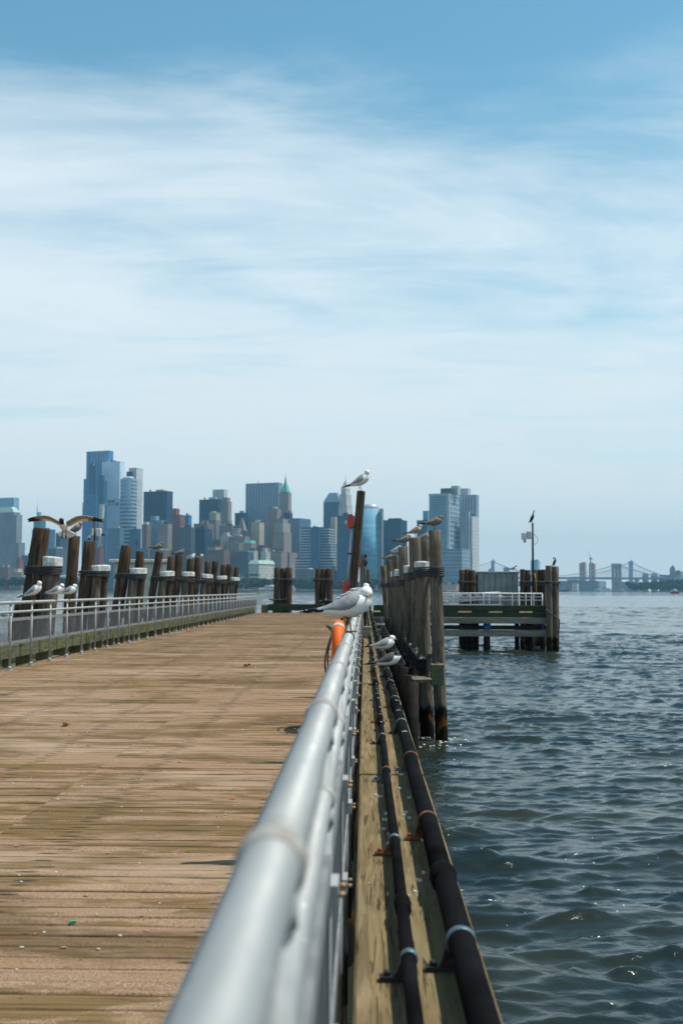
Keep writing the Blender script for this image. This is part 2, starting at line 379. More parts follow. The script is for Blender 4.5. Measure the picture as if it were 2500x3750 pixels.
# ------------------------------------------------------------------ mesh helpers
class MB:
    def __init__(s): s.v = []; s.f = []; s.mi = []; s.sm = []
    def add(s, verts, faces, mi=0, smooth=False):
        o = len(s.v); s.v.extend([tuple(p) for p in verts])
        for f in faces: s.f.append(tuple(i + o for i in f)); s.mi.append(mi); s.sm.append(smooth)
        return s
    def box(s, x0, x1, y0, y1, z0, z1, mi=0, bev=0.0):
        if bev:
            b = bev; V = []
            for z, k in ((z0, b), (z0 + b, 0), (z1 - b, 0), (z1, b)):
                for (sx, sy) in ((-1, -1), (1, -1), (1, 1), (-1, 1)):
                    X = x0 if sx < 0 else x1; Y = y0 if sy < 0 else y1
                    V.append((X - sx * (k + b), Y - sy * k, z)); V.append((X - sx * k, Y - sy * (k + b), z))
            # order of the eight ring points, counter-clockwise
            ordr = [1, 0, 2, 3, 5, 4, 6, 7]
            ordr = [0, 2, 3, 5, 4, 6, 7, 1]
            R = [[l * 8 + i for i in ordr] for l in range(4)]
            F = [tuple(reversed(R[0])), tuple(R[3])]
            for l in range(3):
                for i in range(8): F.append((R[l][i], R[l][(i + 1) % 8], R[l + 1][(i + 1) % 8], R[l + 1][i]))
            return s.add(V, F, mi)
        V = [(x0, y0, z0), (x1, y0, z0), (x1, y1, z0), (x0, y1, z0), (x0, y0, z1), (x1, y0, z1), (x1, y1, z1), (x0, y1, z1)]
        return s.add(V, [(3, 2, 1, 0), (4, 5, 6, 7), (0, 1, 5, 4), (1, 2, 6, 5), (2, 3, 7, 6), (3, 0, 4, 7)], mi)
    def tube(s, pts, rad, n=10, mi=0, cap=True, smooth=True, closed=False, sq=None):
        P = [Vector(p) for p in pts]; m = len(P)
        if isinstance(rad, (int, float)): rad = [rad] * m
        T = []
        for i in range(m):
            if closed: d = P[(i + 1) % m] - P[i - 1]
            else: d = P[min(i + 1, m - 1)] - P[max(i - 1, 0)]
            T.append(d.normalized() if d.length > 1e-9 else Vector((0, 0, 1)))
        a = Vector((0, 0, 1)) if abs(T[0].z) < .9 else Vector((1, 0, 0))
        N = (a - T[0] * a.dot(T[0])).normalized(); V = []
        for i in range(m):
            N = (N - T[i] * N.dot(T[i])).normalized(); B = T[i].cross(N)
            for k in range(n):
                an = 2 * math.pi * k / n
                V.append(P[i] + (N * math.cos(an) + B * math.sin(an)) * rad[i])
        F = []
        for i in range(m if closed else m - 1):
            j = (i + 1) % m
            for k in range(n):
                F.append((i * n + k, i * n + (k + 1) % n, j * n + (k + 1) % n, j * n + k))
        s.add(V, F, mi, smooth)
        if cap and not closed:
            o = len(s.v) - m * n
            s.f.append(tuple(o + k for k in reversed(range(n)))); s.mi.append(mi); s.sm.append(False)
            s.f.append(tuple(o + (m - 1) * n + k for k in range(n))); s.mi.append(mi); s.sm.append(False)
        return s
    def loft(s, rings, mi=0, smooth=True, cap=True, closed=True):
        n = len(rings[0]); V = [p for r in rings for p in r]; F = []
        for i in range(len(rings) - 1):
            for k in range(n if closed else n - 1):
                F.append((i * n + k, i * n + (k + 1) % n, (i + 1) * n + (k + 1) % n, (i + 1) * n + k))
        if cap and closed: F.append(tuple(reversed(range(n)))); F.append(tuple((len(rings) - 1) * n + k for k in range(n)))
        return s.add(V, F, mi, smooth)
    def prism(s, poly, z0, z1, mi=0):
        n = len(poly)
        V = [(x, y, z0) for x, y in poly] + [(x, y, z1) for x, y in poly]
        F = [tuple(reversed(range(n))), tuple(range(n, 2 * n))] + [(i, (i + 1) % n, n + (i + 1) % n, n + i) for i in range(n)]
        return s.add(V, F, mi)
    def ball(s, c, r, n=10, m=6, mi=0, sc=(1, 1, 1)):
        rings = []
        for j in range(m + 1):
            t = math.pi * (j / m); t = max(.02, min(math.pi - .02, t))
            rings.append([(c[0] + sc[0] * r * math.sin(t) * math.cos(2 * math.pi * k / n), c[1] + sc[1] * r * math.sin(t) * math.sin(2 * math.pi * k / n), c[2] - sc[2] * r * math.cos(t)) for k in range(n)])
        return s.loft(rings, mi)
    def mesh(s, name, mats):
        me = bpy.data.meshes.new(name); me.from_pydata(s.v, [], s.f)
        for m in ([mats] if isinstance(mats, str) else mats): me.materials.append(M[m])
        me.polygons.foreach_set('material_index', s.mi); me.polygons.foreach_set('use_smooth', s.sm)
        me.update(); return me
    def build(s, name, mats, parent=None, loc=None, rot=None, scale=None, mw=None):
        return link(name, s.mesh(name, mats), parent, loc, rot, scale, mw)
def link(name, me, parent=None, loc=None, rot=None, scale=None, mw=None):
    o = bpy.data.objects.new(name, me); COL.objects.link(o)
    if parent is not None: o.parent = parent
    if mw is not None: o.matrix_local = mw
    if loc is not None: o.location = loc
    if rot is not None: o.rotation_euler = rot
    if scale is not None: o.scale = (scale,) * 3 if isinstance(scale, (int, float)) else scale
    return o
def tag(o, label, cat=None, group=None, kind=None):
    if label: o['label'] = label
    if cat: o['category'] = cat
    if group: o['group'] = group
    if kind: o['kind'] = kind
    return o
def thing(name, label, cat, loc=(0, 0, 0), rz=0.0, group=None):
    o = bpy.data.objects.new(name, None); COL.objects.link(o); o.empty_display_size = .2
    o.location = loc; o.rotation_euler = (0, 0, rz)
    return tag(o, label, cat, group)
def frame_z(p0, p1):
    z = (Vector(p1) - Vector(p0)).normalized(); x = Vector((1, 0, 0)); x = (x - z * x.dot(z)).normalized(); y = z.cross(x)
    return Matrix(((x.x, y.x, z.x, p0[0]), (x.y, y.y, z.y, p0[1]), (x.z, y.z, z.z, p0[2]), (0, 0, 0, 1)))

# ------------------------------------------------------------------ water
def wave_tile(N, L, lo, hi, wind, seed, ex=1.75):
    r = np.random.default_rng(seed)
    k = 2 * np.pi * np.fft.fftfreq(N, L / N); kx, ky = np.meshgrid(k, k)
    K = np.hypot(kx, ky); K[0, 0] = 1
    lam = 2 * np.pi / K
    wd = np.array(wind) / np.hypot(*wind)
    c = np.abs(kx * wd[0] + ky * wd[1]) / K
    A = K ** -ex * (c ** 4 + .06) * ((lam > lo) & (lam < hi)); A[0, 0] = 0
    h = np.fft.ifft2(A * (r.normal(size=(N, N)) + 1j * r.normal(size=(N, N)))).real
    return h / h.std()
TILES = [(wave_tile(512, 67.0, .7, 4.2, (.25, -1), 3, 1.55), 67.0, .027, .30), (wave_tile(512, 23.0, .15, .85, (-.2, -1), 5, 1.4), 23.0, .0145, -.35),
         (wave_tile(256, 311.0, 9, 45, (.6, -1), 8), 311.0, .03, .1)]
def wave_height(X, Y):
    Z = np.zeros_like(X); gust = .95 + .25 * np.sin(X * .31 + 1.3 * np.sin(Y * .11)) * np.sin(Y * .17 + 1.1 * np.sin(X * .23))
    for t, L, amp, ro in TILES:
        N = t.shape[0]; c, s_ = math.cos(ro), math.sin(ro)
        u = ((X * c - Y * s_) / L * N) % N; v = ((X * s_ + Y * c) / L * N) % N
        i = np.floor(u).astype(int); j = np.floor(v).astype(int); a = u - i; b = v - j; i %= N; j %= N; i2 = (i + 1) % N; j2 = (j + 1) % N
        h = t[j, i] * (1 - a) * (1 - b) + t[j, i2] * a * (1 - b) + t[j2, i] * (1 - a) * b + t[j2, i2] * a * b
        Z += amp * (h + .24 * (h * h - 1)) * (gust if L < 30 else 1)
    return Z
def build_water():
    V = []; F = []; off = 0
    for (x0, x1, y0, y1, st) in ((-3, 13, 3, 34, .055), (-12, 34, 34, 92, .125), (-100, 100, 92, 250, .40), (-300, 300, 250, 900, 1.5)):
        xs = np.linspace(x0, x1, int((x1 - x0) / st) + 1); ys = np.linspace(y0, y1, int((y1 - y0) / st) + 1)
        X, Y = np.meshgrid(xs, ys)
        Z = WZ + wave_height(X, Y) * np.clip((900 - Y) / 300, 0, 1)
        V.append(np.stack([X, Y, Z], -1).reshape(-1, 3))
        nx, ny = len(xs), len(ys); a = (np.arange(ny - 1)[:, None] * nx + np.arange(nx - 1)[None]).ravel() + off
        F.append(np.stack([a, a + 1, a + nx + 1, a + nx], -1)); off += nx * ny
    B = []
    for (x0, x1, y0, y1) in ((-6000, 6000, 900, 9000), (-6000, -300, 250, 900), (300, 6000, 250, 900), (-6000, -100, 92, 250), (100, 6000, 92, 250),
                             (-6000, -12, 34, 92), (34, 6000, 34, 92), (-6000, -3, 3, 34), (13, 6000, 3, 34), (-6000, 6000, -60, 3)):
        B += [(x0, y0, WZ), (x1, y0, WZ), (x1, y1, WZ), (x0, y1, WZ)]
    nb = len(B) // 4; V.append(np.array(B, float)); F.append(np.arange(nb * 4).reshape(-1, 4) + off)
    V = np.concatenate(V).astype(np.float32); F = np.concatenate(F)
    me = bpy.data.meshes.new('water'); me.vertices.add(len(V)); me.vertices.foreach_set('co', V.ravel())
    me.loops.add(F.size); me.loops.foreach_set('vertex_index', F.ravel().astype(np.int32))
    me.polygons.add(len(F)); me.polygons.foreach_set('loop_start', np.arange(0, F.size, 4, dtype=np.int32))
    me.polygons.foreach_set('use_smooth', np.ones(len(F), bool))
    me.materials.append(M['water_surface']); me.update(); me.validate()
    return tag(link('water', me), None, kind='structure')
build_water()
def foam():
    mb = MB()
    def fleck(x, y, s):
        n = 8; a0 = random.random() * 6; el = random.uniform(1, 3.2)
        xs = []; ro = random.uniform(-.3, .3)
        for k in range(n):
            a = 2 * math.pi * k / n; r = s * random.uniform(.25, 1)
            dx, dy = r * math.cos(a) * el, r * math.sin(a)
            xs.append((x + dx * math.cos(ro) - dy * math.sin(ro), y + dx * math.sin(ro) + dy * math.cos(ro)))
        zz_ = WZ + wave_height(np.array([p[0] for p in xs] + [x]), np.array([p[1] for p in xs] + [y]))
        V = [(p[0], p[1], zz_[i] + .004) for i, p in enumerate(xs)] + [(x, y, zz_[n] + .012)]
        mb.add(V, [(k, (k + 1) % n, n) for k in range(n)], 0, True)
    for _ in range(45):
        y = random.gauss(13.5, 1.6); x = random.uniform(.9, .27 * y + .6)
        fleck(x, y, random.choice((.004, .005, .007, .009, .013, .02)))
    for _ in range(40):
        y = random.gauss(25, 2.5); x = random.uniform(1.5, 7.5); fleck(x, y, random.uniform(.006, .02))
    for _ in range(60):
        a = random.random() * 6.28; r = random.uniform(.2, .75)
        fleck(1.7 + r * math.cos(a), 27.5 + r * 1.6 * math.sin(a), random.uniform(.01, .035))
    tag(mb.build('sea_foam', 'foam'), 'small white foam flecks drifting on the dark water', None, kind='stuff')
foam()

# ------------------------------------------------------------------ pier deck
PITCH = .142
def planks():
    root = bpy.data.objects.new('pier_deck', None); COL.objects.link(root); tag(root, 'weathered wooden pier deck of cross planks', None, kind='structure')
    spans = ((-6.42, -2.1008), (-2.0992, -.125))
    var = []
    for (x0, x1) in spans:
        L = []
        for k in range(7):
            mb = MB(); w = PITCH / 2 - random.uniform(.0025, .0065); n = 6; rings = []
            for i in range(n + 1):
                x = x0 + (x1 - x0) * i / n ; d = random.uniform(-.0018, .0018); e = random.uniform(-.0012, .0012)
                rings.append([(x, -w + e, -.06), (x, w + e, -.06), (x, w + e, -.006 + d), (x, w - .006 + e, d), (x, -w + .006 + e, d * .6), (x, -w + e, -.006 + d)])
            mb.loft(rings, smooth=False); L.append(mb.mesh('plank', 'deck_wood'))
        var.append(L)
    n0 = int((2.6 + 3) / PITCH)
    for r in range(n0, n0 + 150):
        for s_ in range(2):
            link('plank', random.choice(var[s_]), root, (0, -3 + (r + .5) * PITCH, random.uniform(-.003, .003)))
    mb = MB()
    for r in list(range(0, n0)) + list(range(n0 + 150, int((71 + 3) / PITCH))):
        y = -3 + (r + .5) * PITCH
        for (x0, x1) in spans:
            z = random.uniform(-.003, .003); mb.box(x0, x1, y - .067, y + .067, -.06, z)
    o = mb.build('plank_rows', 'deck_wood', root); o['kind'] = 'stuff'
    mb = MB()
    for x in (-6.2, -5.2, -4.15, -3.1, -2.1, -1.05, -.19): mb.box(x - .06, x + .06, -3, 71, -.42, -.062)
    mb.build('joist_frame', 'timber_dark_green', root)
    for y in range(1, 72, 5):
        for x in (-6.0, -3.0, -.25):
            mb = MB(); mb.tube([(0, 0, -3.2), (0, 0, -.43)], .17, 10); mb.build('support_pile', 'pile_brown', root, (x, y, 0))
planks()
def debris(name, mat, n, label, smin, smax, y0=3.8, y1=45):
    mb = MB()
    for _ in range(n):
        y = y0 * (y1 / y0) ** random.random(); x = random.uniform(-5.9, -.5); s = random.uniform(smin, smax) * (1 + y / 28)
        k = random.randint(5, 7); a0 = random.random() * 6; el = random.uniform(.3, 1); ro = random.random() * 3.14; P = []
        for i in range(k):
            a = a0 + 2 * math.pi * i / k; r = s * random.uniform(.6, 1); dx, dy = r * math.cos(a), r * math.sin(a) * el
            P.append((x + dx * math.cos(ro) - dy * math.sin(ro), y + dx * math.sin(ro) + dy * math.cos(ro)))
        mb.prism(P, .0, random.uniform(.002, .006))
    tag(mb.build(name, mat), label, None, kind='stuff')
debris('leaf_scraps', 'scrap_tan', 230, 'brown leaf and twig scraps scattered on the planks', .006, .022)
debris('shell_fragments', 'guano', 340, 'white shell bits and droppings scattered on the planks', .003, .011)
debris('orange_leaf_scraps', 'scrap_orange', 90, 'orange dry leaf scraps on the planks', .008, .022)
mb = MB(); mb.prism([(0, 0), (.03, .004), (.022, .02), (.006, .016)], 0, .008); mb.prism([(.004, -.012), (.014, -.01), (.012, .002), (.002, 0)], 0, .01)
p = at_z(253, 3385, 0); tag(mb.build('plastic_scrap', 'scrap_green', None, (p.x, p.y, .004)), 'small green plastic scrap on the planks near the bottom left', 'scrap')
for q, (bx, by, lab) in enumerate(((905, 2440, 'crumpled brown leaf on the planks left of the orange life ring'), (243, 2660, 'crumpled brown leaf on the planks in the left foreground'))):
    mb = MB(); p = at_z(bx, by, 0); R = []
    for i in range(7):
        t = i / 6 - .5; R.append([(t * .13, w * .035 * (1 - 3.2 * t * t), .012 + .03 * abs(w) + .012 * math.sin(7 * t + w)) for w in (-1, -.5, 0, .5, 1)] + [(t * .13, w * .03 * (1 - 3.2 * t * t), .006 + .03 * abs(w) + .012 * math.sin(7 * t + w)) for w in (1, .5, 0, -.5, -1)])
    mb.loft(R); tag(mb.build('dry_leaf', 'scrap_tan', None, p, (0, 0, q * 1.3)), lab, 'leaf')

# ------------------------------------------------------------------ railings
BAY = 1.30; Z_TOP = 1.165; Z_MID = 1.0; R_TOP = .0285; R_MID = .0225
def panel_meshes():
    L = BAY - .075; z0, z1 = .47, .87
    fr = MB(); w = .028
    fr.box(-.009, .009, 0, L, z0 - w, z0 + w); fr.box(-.009, .009, 0, L, z1 - w, z1 + w)
    fr.box(-.0085, .0085, 0, .03, z0 + w, z1 - w); fr.box(-.0085, .0085, L - .03, L, z0 + w, z1 - w)
    wi = MB(); n = 46
    for i in range(n):
        y = .035 + (L - .07) * i / (n - 1); wi.box(.0, .0026, y - .0013, y + .0013, z0 + w, z1 - w)
    for i in range(1, 9):
        z = z0 + (z1 - z0) * i / 9; wi.box(-.0028, -.0002, .03, L - .03, z - .0013, z + .0013)
    return fr.mesh('panel', 'steel_mesh'), wi.mesh('wire_mesh', 'steel_mesh')
PF, PW = panel_meshes()
def post_mesh(zb):
    mb = MB()
    mb.tube([(0, 0, zb + .012), (0, 0, Z_TOP)], .0215, 12)
    if zb == 0: mb.tube([(0, 0, 0), (0, 0, .014)], .06, 12); mb.tube([(0, 0, .014), (0, 0, .07)], .033, 12)
    for z, r in ((Z_TOP, R_TOP), (Z_MID, R_MID)): mb.tube([(0, 0, z - r - .030), (0, 0, z - r + .002)], .0255, 12)
    return mb.mesh('post', 'steel_rail')
def collar_mesh(z, r):
    mb = MB(); mb.tube([(0, -.020, z), (0, -.016, z), (0, -.008, z), (0, .008, z), (0, .016, z), (0, .020, z)], [r + .0004, r + .0055, r + .0035, r + .0035, r + .0055, r + .0004], 28); return mb.mesh('collar', 'collar_worn')
def clamp_mesh(side, z):
    mb = MB(); mb.box(*((.018, .036) if side > 0 else (-.036, -.018)), -.05, .05, z - .02, z + .02)
    return mb.mesh('panel_clamp', 'steel_rail')
def bolt_mesh(side, z, y):
    mb = MB(); mb.tube([(side * .034, y, z), (side * .050, y, z)], .006, 6); return mb.mesh('bolt', 'brass_bolt')
def railing(label, X, y_first, n, side, ext0=0, ext1=0, zb=0):
    root = thing('pipe_railing', label, 'railing', (X, y_first, 0))
    L = BAY * (n - 1)
    for z, r, nm in ((Z_TOP, R_TOP, 'top_rail'), (Z_MID, R_MID, 'mid_rail')):
        mb = MB(); mb.tube([(0, -ext0, z), (0, L + ext1, z)], r, 28); mb.build(nm, 'steel_rail', root)
    pm = post_mesh(zb); col_m = [collar_mesh(Z_TOP, R_TOP), collar_mesh(Z_MID, R_MID)]; cms = [(clamp_mesh(side, z), [bolt_mesh(side, z, y) for y in (-.036, .036)]) for z in (.52, .82)]
    for i in range(n):
        po = link('post', pm, root, (0, BAY * i, 0))
        for cm in col_m: link('collar', cm, po)
        for cm, bm in cms:
            link('panel_clamp', cm, po)
            if side > 0 and i < 22:
                for q in bm: link('bolt', q, po)
        if i < n - 1:
            pa = link('panel', PF, root, (side * .012, BAY * i + .0375, 0)); link('wire_mesh', PW, pa)
    return root
railing('pale grey pipe railing in the foreground with the big gull standing on it', -.086, 1.12 - 2 * BAY, 50, 1, .3, .2, -.3)
railing('pale grey pipe railing with mesh panels along the far left edge of the deck', -6.12, 20.53 - 2 * BAY, 39, -1, .3)

# ------------------------------------------------------------------ bull rails (edge timbers on blocks)
def bull_rail_right():
    root = thing('edge_timber', 'tan edge timber under the black pipes beside the foreground railing', 'timber', (0, 0, 0))
    b = [-5.4, .8, 7.0, 13.2, 19.4, 25.6, 31.8, 38, 44.2, 50.4, 56.6, 62.8, 69]
    for i in range(len(b) - 1):
        mb = MB(); dx = random.uniform(-.006, .006); dz = random.uniform(-.008, .006)
        mb.box(-.024 + dx, .352 + dx, b[i] + .006, b[i + 1] - .006, .06, .35 + dz, 0, .008); mb.build('timber', 'timber_tan', root)
        y = b[i] + .5
        while y < b[i + 1]:
            mb = MB(); mb.box(.0, .33, y - .15, y + .15, -.058, .059); mb.build('block', 'timber_green', root); y += 2.4
    mb = MB(); mb.box(.022, .34, -5.4, 69, -.42, -.06); mb.build('stringer', 'timber_dark_green', root)
    # droppings and small bolts on the timber
    mb = MB()
    for _ in range(260):
        y = random.uniform(9, 60) if random.random() < .85 else random.uniform(4, 9); x = random.uniform(.0, .33); s = random.uniform(.003, .012)
        P = [(x + s * random.uniform(.6, 1.6) * math.cos(a), y + s * 1.2 * random.uniform(.5, 1) * math.sin(a)) for a in np.linspace(0, 6.28, 8)[:-1]]
        mb.prism(P, .338, .354)
    o = mb.build('droppings', 'guano', root); o['kind'] = 'stuff'
bull_rail_right()
def bull_rail_left():
    root = thing('edge_timber', 'mossy green edge timber on blocks behind the far left railing', 'timber', (-6.46, 0, 0))
    y = 15.0
    while y < 69:
        mb = MB(); mb.box(-.15, .15, y + .01, y + 5.99, .16, .40 + random.uniform(-.01, .01), 0, .01); mb.build('timber', 'timber_green', root)
        yy = y + .35
        while yy < y + 6:
            mb = MB(); mb.box(-.13, .165, yy - .13, yy + .13, .002, .30); mb.build('block', 'timber_green', root); yy += BAY
        y += 6
bull_rail_left()
mb = MB(); p = at_y(1347, 2321, 27); mb.box(-.09, .09, -.1, .1, 0, .26, 0, .01)
tag(mb.build('wood_block', 'timber_grey', None, (.06, 26.5, .345)), 'grey wooden block standing on the edge timber by the black standpipe', 'block')

# ------------------------------------------------------------------ pipes on the edge timber
def pipe(label, X, R, y_cl, y_cp, joint_gap):
    root = thing('black_pipe', label, 'pipe', (X, 0, .352))
    zc = .035 + R
    segs = sorted([-4.5] + y_cp + [62])
    for a, b in zip(segs[:-1], segs[1:]):
        mb = MB(); k = max(2, int((b - a) / .8)); mb.tube([(random.uniform(-.004, .004), a + (b - a) * i / k, zc + random.uniform(-.003, .003)) for i in range(k + 1)], R, 18)
        mb.build('pipe_length', 'pipe_black', root)
    for y in y_cp[:]:
        mb = MB(); mb.tube([(0, y - .075, zc), (0, y - .065, zc), (0, y - .01, zc), (0, y + .01, zc), (0, y + .065, zc), (0, y + .075, zc)], [R + .001, R + .006, R + .006, R + .009, R + .006, R + .001], 18); mb.build('coupling', 'pipe_black', root)
    for i, y in enumerate(y_cl):
        mb = MB(); mb.tube([(0, y - .015, zc), (0, y - .012, zc), (0, y + .012, zc), (0, y + .015, zc)], [R + .001, R + .005, R + .005, R + .001], 18); c = mb.build('clamp', 'rust' if random.random() < .5 else 'clamp_blue', root)
        mb = MB(); w = R + .062; mb.box(-w, R * .9, y - .019, y + .019, .001, .008); mb.box(-R * .6, R * .6, y - .016, y + .016, .008, .036)
        mb.loft([[(-R - .022, y - .010, .008), (-R * .7, y - .010, .008), (-R * .7, y + .010, .008), (-R - .022, y + .010, .008)], [(-R - .004, y - .010, zc * .8), (-R * .8, y - .010, zc * .8), (-R * .8, y + .010, zc * .8), (-R - .004, y + .010, zc * .8)]], smooth=False)
        mb.tube([(-w + .022, y, .008), (-w + .022, y, .022)], .010, 6); mb.build('bracket', 'clamp_blue' if i % 3 == 2 else ('rust' if i % 3 else 'iron_black'), root)
    mb = MB()
    for _ in range(130):
        y = random.uniform(8, 58); l = random.uniform(.005, .03); a = random.uniform(-.6, 1.2); da = random.uniform(.2, .9); ring0 = []; ring1 = []
        for k in range(6):
            an = a + da * k / 5; ring0.append((math.sin(an) * (R + .0035), y, zc + math.cos(an) * (R + .0035))); ring1.append((math.sin(an) * (R + .0035), y + l, zc + math.cos(an) * (R + .0035)))
        mb.loft([ring0, ring1], closed=False)
    o = mb.build('dropping_marks', 'guano', root); o['kind'] = 'stuff'
    return root
pipe('thick black pipe along the water side of the edge timber', .275, .039, [3.44, 5.2, 7.1, 8.9, 10.8, 12.7, 14.6, 16.5, 19, 22, 25, 28, 32, 36, 40, 45, 50, 55], [4.2, 10.0, 12.4, 18.6, 25, 31, 38, 46, 54], 6)
pipe('thin black pipe on the middle of the edge timber', .125, .020, [3.35, 4.9, 6.75, 8.3, 9.6, 11.5, 13.4, 15.5, 17.6, 20, 23, 26, 29, 33, 38, 43, 49, 55], [3.9, 9.1, 13.0, 19, 25.5, 32, 40, 48, 56], 6)

# ------------------------------------------------------------------ piles
def pile_obj(p0, p1, ra, rb, mat, parent):
    L = (Vector(p1) - Vector(p0)).length; n = 14; k = 16; rings = []
    ph = [random.uniform(.93, 1.05) for _ in range(n)]
    kx, ky = random.uniform(-.02, .02), random.uniform(-.02, .02)
    knots = [(random.uniform(.1, .9), random.randrange(n)) for _ in range(5)]
    for i in range(k + 1):
        t = i / k; r = ra + (rb - ra) * t; z = L * t; ring = []
        bx, by = kx * math.sin(3 * t) * L * .3, ky * math.sin(4 * t + 1) * L * .3
        if i == k: ext = [(.9, z)]
        for a in range(n):
            rr = r * ph[a] * random.uniform(.985, 1.015)
            for (kt, ka) in knots:
                if abs(kt - t) < .035 and ka == a: rr *= 1.10
            ring.append((bx + rr * math.cos(2 * math.pi * a / n), by + rr * math.sin(2 * math.pi * a / n), z))
        rings.append(ring)
    top = rings[-1]; cx = sum(q[0] for q in top) / n; cy = sum(q[1] for q in top) / n
    rings.append([(cx + (q[0] - cx) * .93, cy + (q[1] - cy) * .93, L + .012 + random.uniform(-.004, .012)) for q in top])
    mb = MB(); mb.loft(rings); o = mb.build('pile', mat, parent, mw=frame_z(p0, p1))
    return o
def hull(pts):
    pts = sorted(set(pts)); lo = []; hi = []
    def cr(o, a, b): return (a[0] - o[0]) * (b[1] - o[1]) - (a[1] - o[1]) * (b[0] - o[0])
    for p_ in pts:
        while len(lo) > 1 and cr(lo[-2], lo[-1], p_) <= 0: lo.pop()
        lo.append(p_)
    for p_ in reversed(pts):
        while len(hi) > 1 and cr(hi[-2], hi[-1], p_) <= 0: hi.pop()
        hi.append(p_)
    return lo[:-1] + hi[:-1]
def cluster(label, piles, lash=None, caps=(), base=None, group=None, rope=.017, loops=5, lash_idx=None, name='pile_cluster', cap_h=.17):
    """piles: (base xyz, top xyz, radius, material); lash: height of the rope wraps; caps: indices with a white cap"""
    b = base or piles[0][0]; root = thing(name, label, 'piling', b, 0, group); B = Vector(b)
    for i, (p0, p1, r, mat) in enumerate(piles):
        p0 = Vector(p0) - B; p1 = Vector(p1) - B
        pile_obj(p0, p1, r * 1.04, r, mat, root)
    for cp in caps:                                             # white cap over one or two pile heads
        pts = []; zt = max(piles[j][1][2] for j in cp) - B.z
        for j in cp:
            t = Vector(piles[j][1]) - B
            for k in range(10): pts.append((t.x + (piles[j][2] + .03) * math.cos(k * math.pi / 5 + .2), t.y + (piles[j][2] + .03) * math.sin(k * math.pi / 5 + .2)))
        H = hull(pts); cx = sum(q[0] for q in H) / len(H); cy = sum(q[1] for q in H) / len(H)
        mb = MB(); tl = random.uniform(-.05, .05)
        mb.loft([[(cx + (x - cx) * q, cy + (y - cy) * q, zt + z + tl * (x - cx)) for x, y in H] for (q, z) in ((1.02, -cap_h), (1.0, -cap_h + .006), (1, .010), (.95, .030), (.5, .042))], smooth=False)
        mb.build('cap', 'cap_white', root)
    if lash is not None:
        mb = MB()
        for li in range(loops):
            z = lash - B.z - li * rope * 2.35; pts = []
            for i, (p0, p1, r, mat) in enumerate(piles):
                if lash_idx is not None and i not in lash_idx: continue
                p0 = Vector(p0) - B; p1 = Vector(p1) - B; t = (z - p0.z) / (p1.z - p0.z)
                if t > 1.0: continue
                c = p0 + (p1 - p0) * t
                for k in range(16): pts.append((c.x + (r * 1.13 + rope * .8) * math.cos(k * math.pi / 8), c.y + (r * 1.13 + rope * .8) * math.sin(k * math.pi / 8)))
            H = hull(pts)
            # resample so the wraps sag a little
            mb.tube([(x, y, z + random.uniform(-.006, .006)) for x, y in H], rope, 8, closed=True)
        o = mb.build('rope_lashing', 'rope_black', root)
        # a tail of rope hanging down on the camera side
        x, y = min(H, key=lambda q: q[1]); mb = MB()
        mb.tube([(x + .03, y - .01, z), (x + .035, y - .02, z - .15), (x + .03, y - .018, z - .45)], rope * .5, 6); mb.build('rope_tail', 'rope_black', root)
    return root
def top_at(px_, py_, Y): return at_y(px_, py_, Y)
BZ = -3.2
TOPS = {}
def right_pair(key, label, Yt, tall, rt_, base, extra=(), caps=(), lash=None, mat='pile_grey', **kw):
    rt_ *= .92; P = [((base[0], base[1], BZ), tuple(top_at(*tall, Yt)), rt_, mat)]
    for (bx, by, px_, py_, Y, r) in extra: P.append(((bx, by, BZ), tuple(top_at(px_, py_, Y)), r * .92, mat))
    TOPS[key] = P
    cluster(label, P, lash, caps, **kw)
right_pair('A', 'nearest pair of grey piles on the right, lashed, the shorter one white-capped', 27.3, (1591, 1945), .158, (1.80, 27.3),
           [(1.50, 27.75, 1543, 2062, 27.75, .165)], ((1,),), 1.93, loops=6, group=None)
right_pair('C', 'thick grey piles standing directly behind the nearest right pair', 31.2, (1518, 1971), .185, (1.48, 31.2),
           [(1.62, 32.6, 1556, 1980, 32.6, .15), (1.35, 34.0, 1497, 2076, 34.0, .15)], ((2,),), 1.86, group='piles along the right fender')
right_pair('D', 'third lashed pile group along the right fender with a brown gull on its top', 36.8, (1476, 2003), .17, (1.46, 36.8),
           [(1.36, 39.0, 1460, 2090, 39.0, .15)], ((1,),), 1.72, group='piles along the right fender')
right_pair('E', 'fourth lashed pile group along the right fender with a white gull beside it', 43.5, (1449, 2036), .18, (1.44, 43.5),
           [(1.34, 46.0, 1444, 2096, 46.0, .15)], ((1,),), 1.72, group='piles along the right fender')
right_pair('F', 'fifth pile group along the right fender with a resting brown gull', 52.5, (1425, 2051), .17, (1.42, 52.5),
           [(1.32, 55.0, 1430, 2104, 55.0, .16)], ((1,),), 1.72, group='piles along the right fender')
right_pair('G', 'farthest leaning pile of the right fender row', 63, (1402, 2073), .165, (1.40, 63),
           [(1.30, 64.6, 1413, 2111, 64.6, .15)], ((1,),), 1.72, group='piles along the right fender')
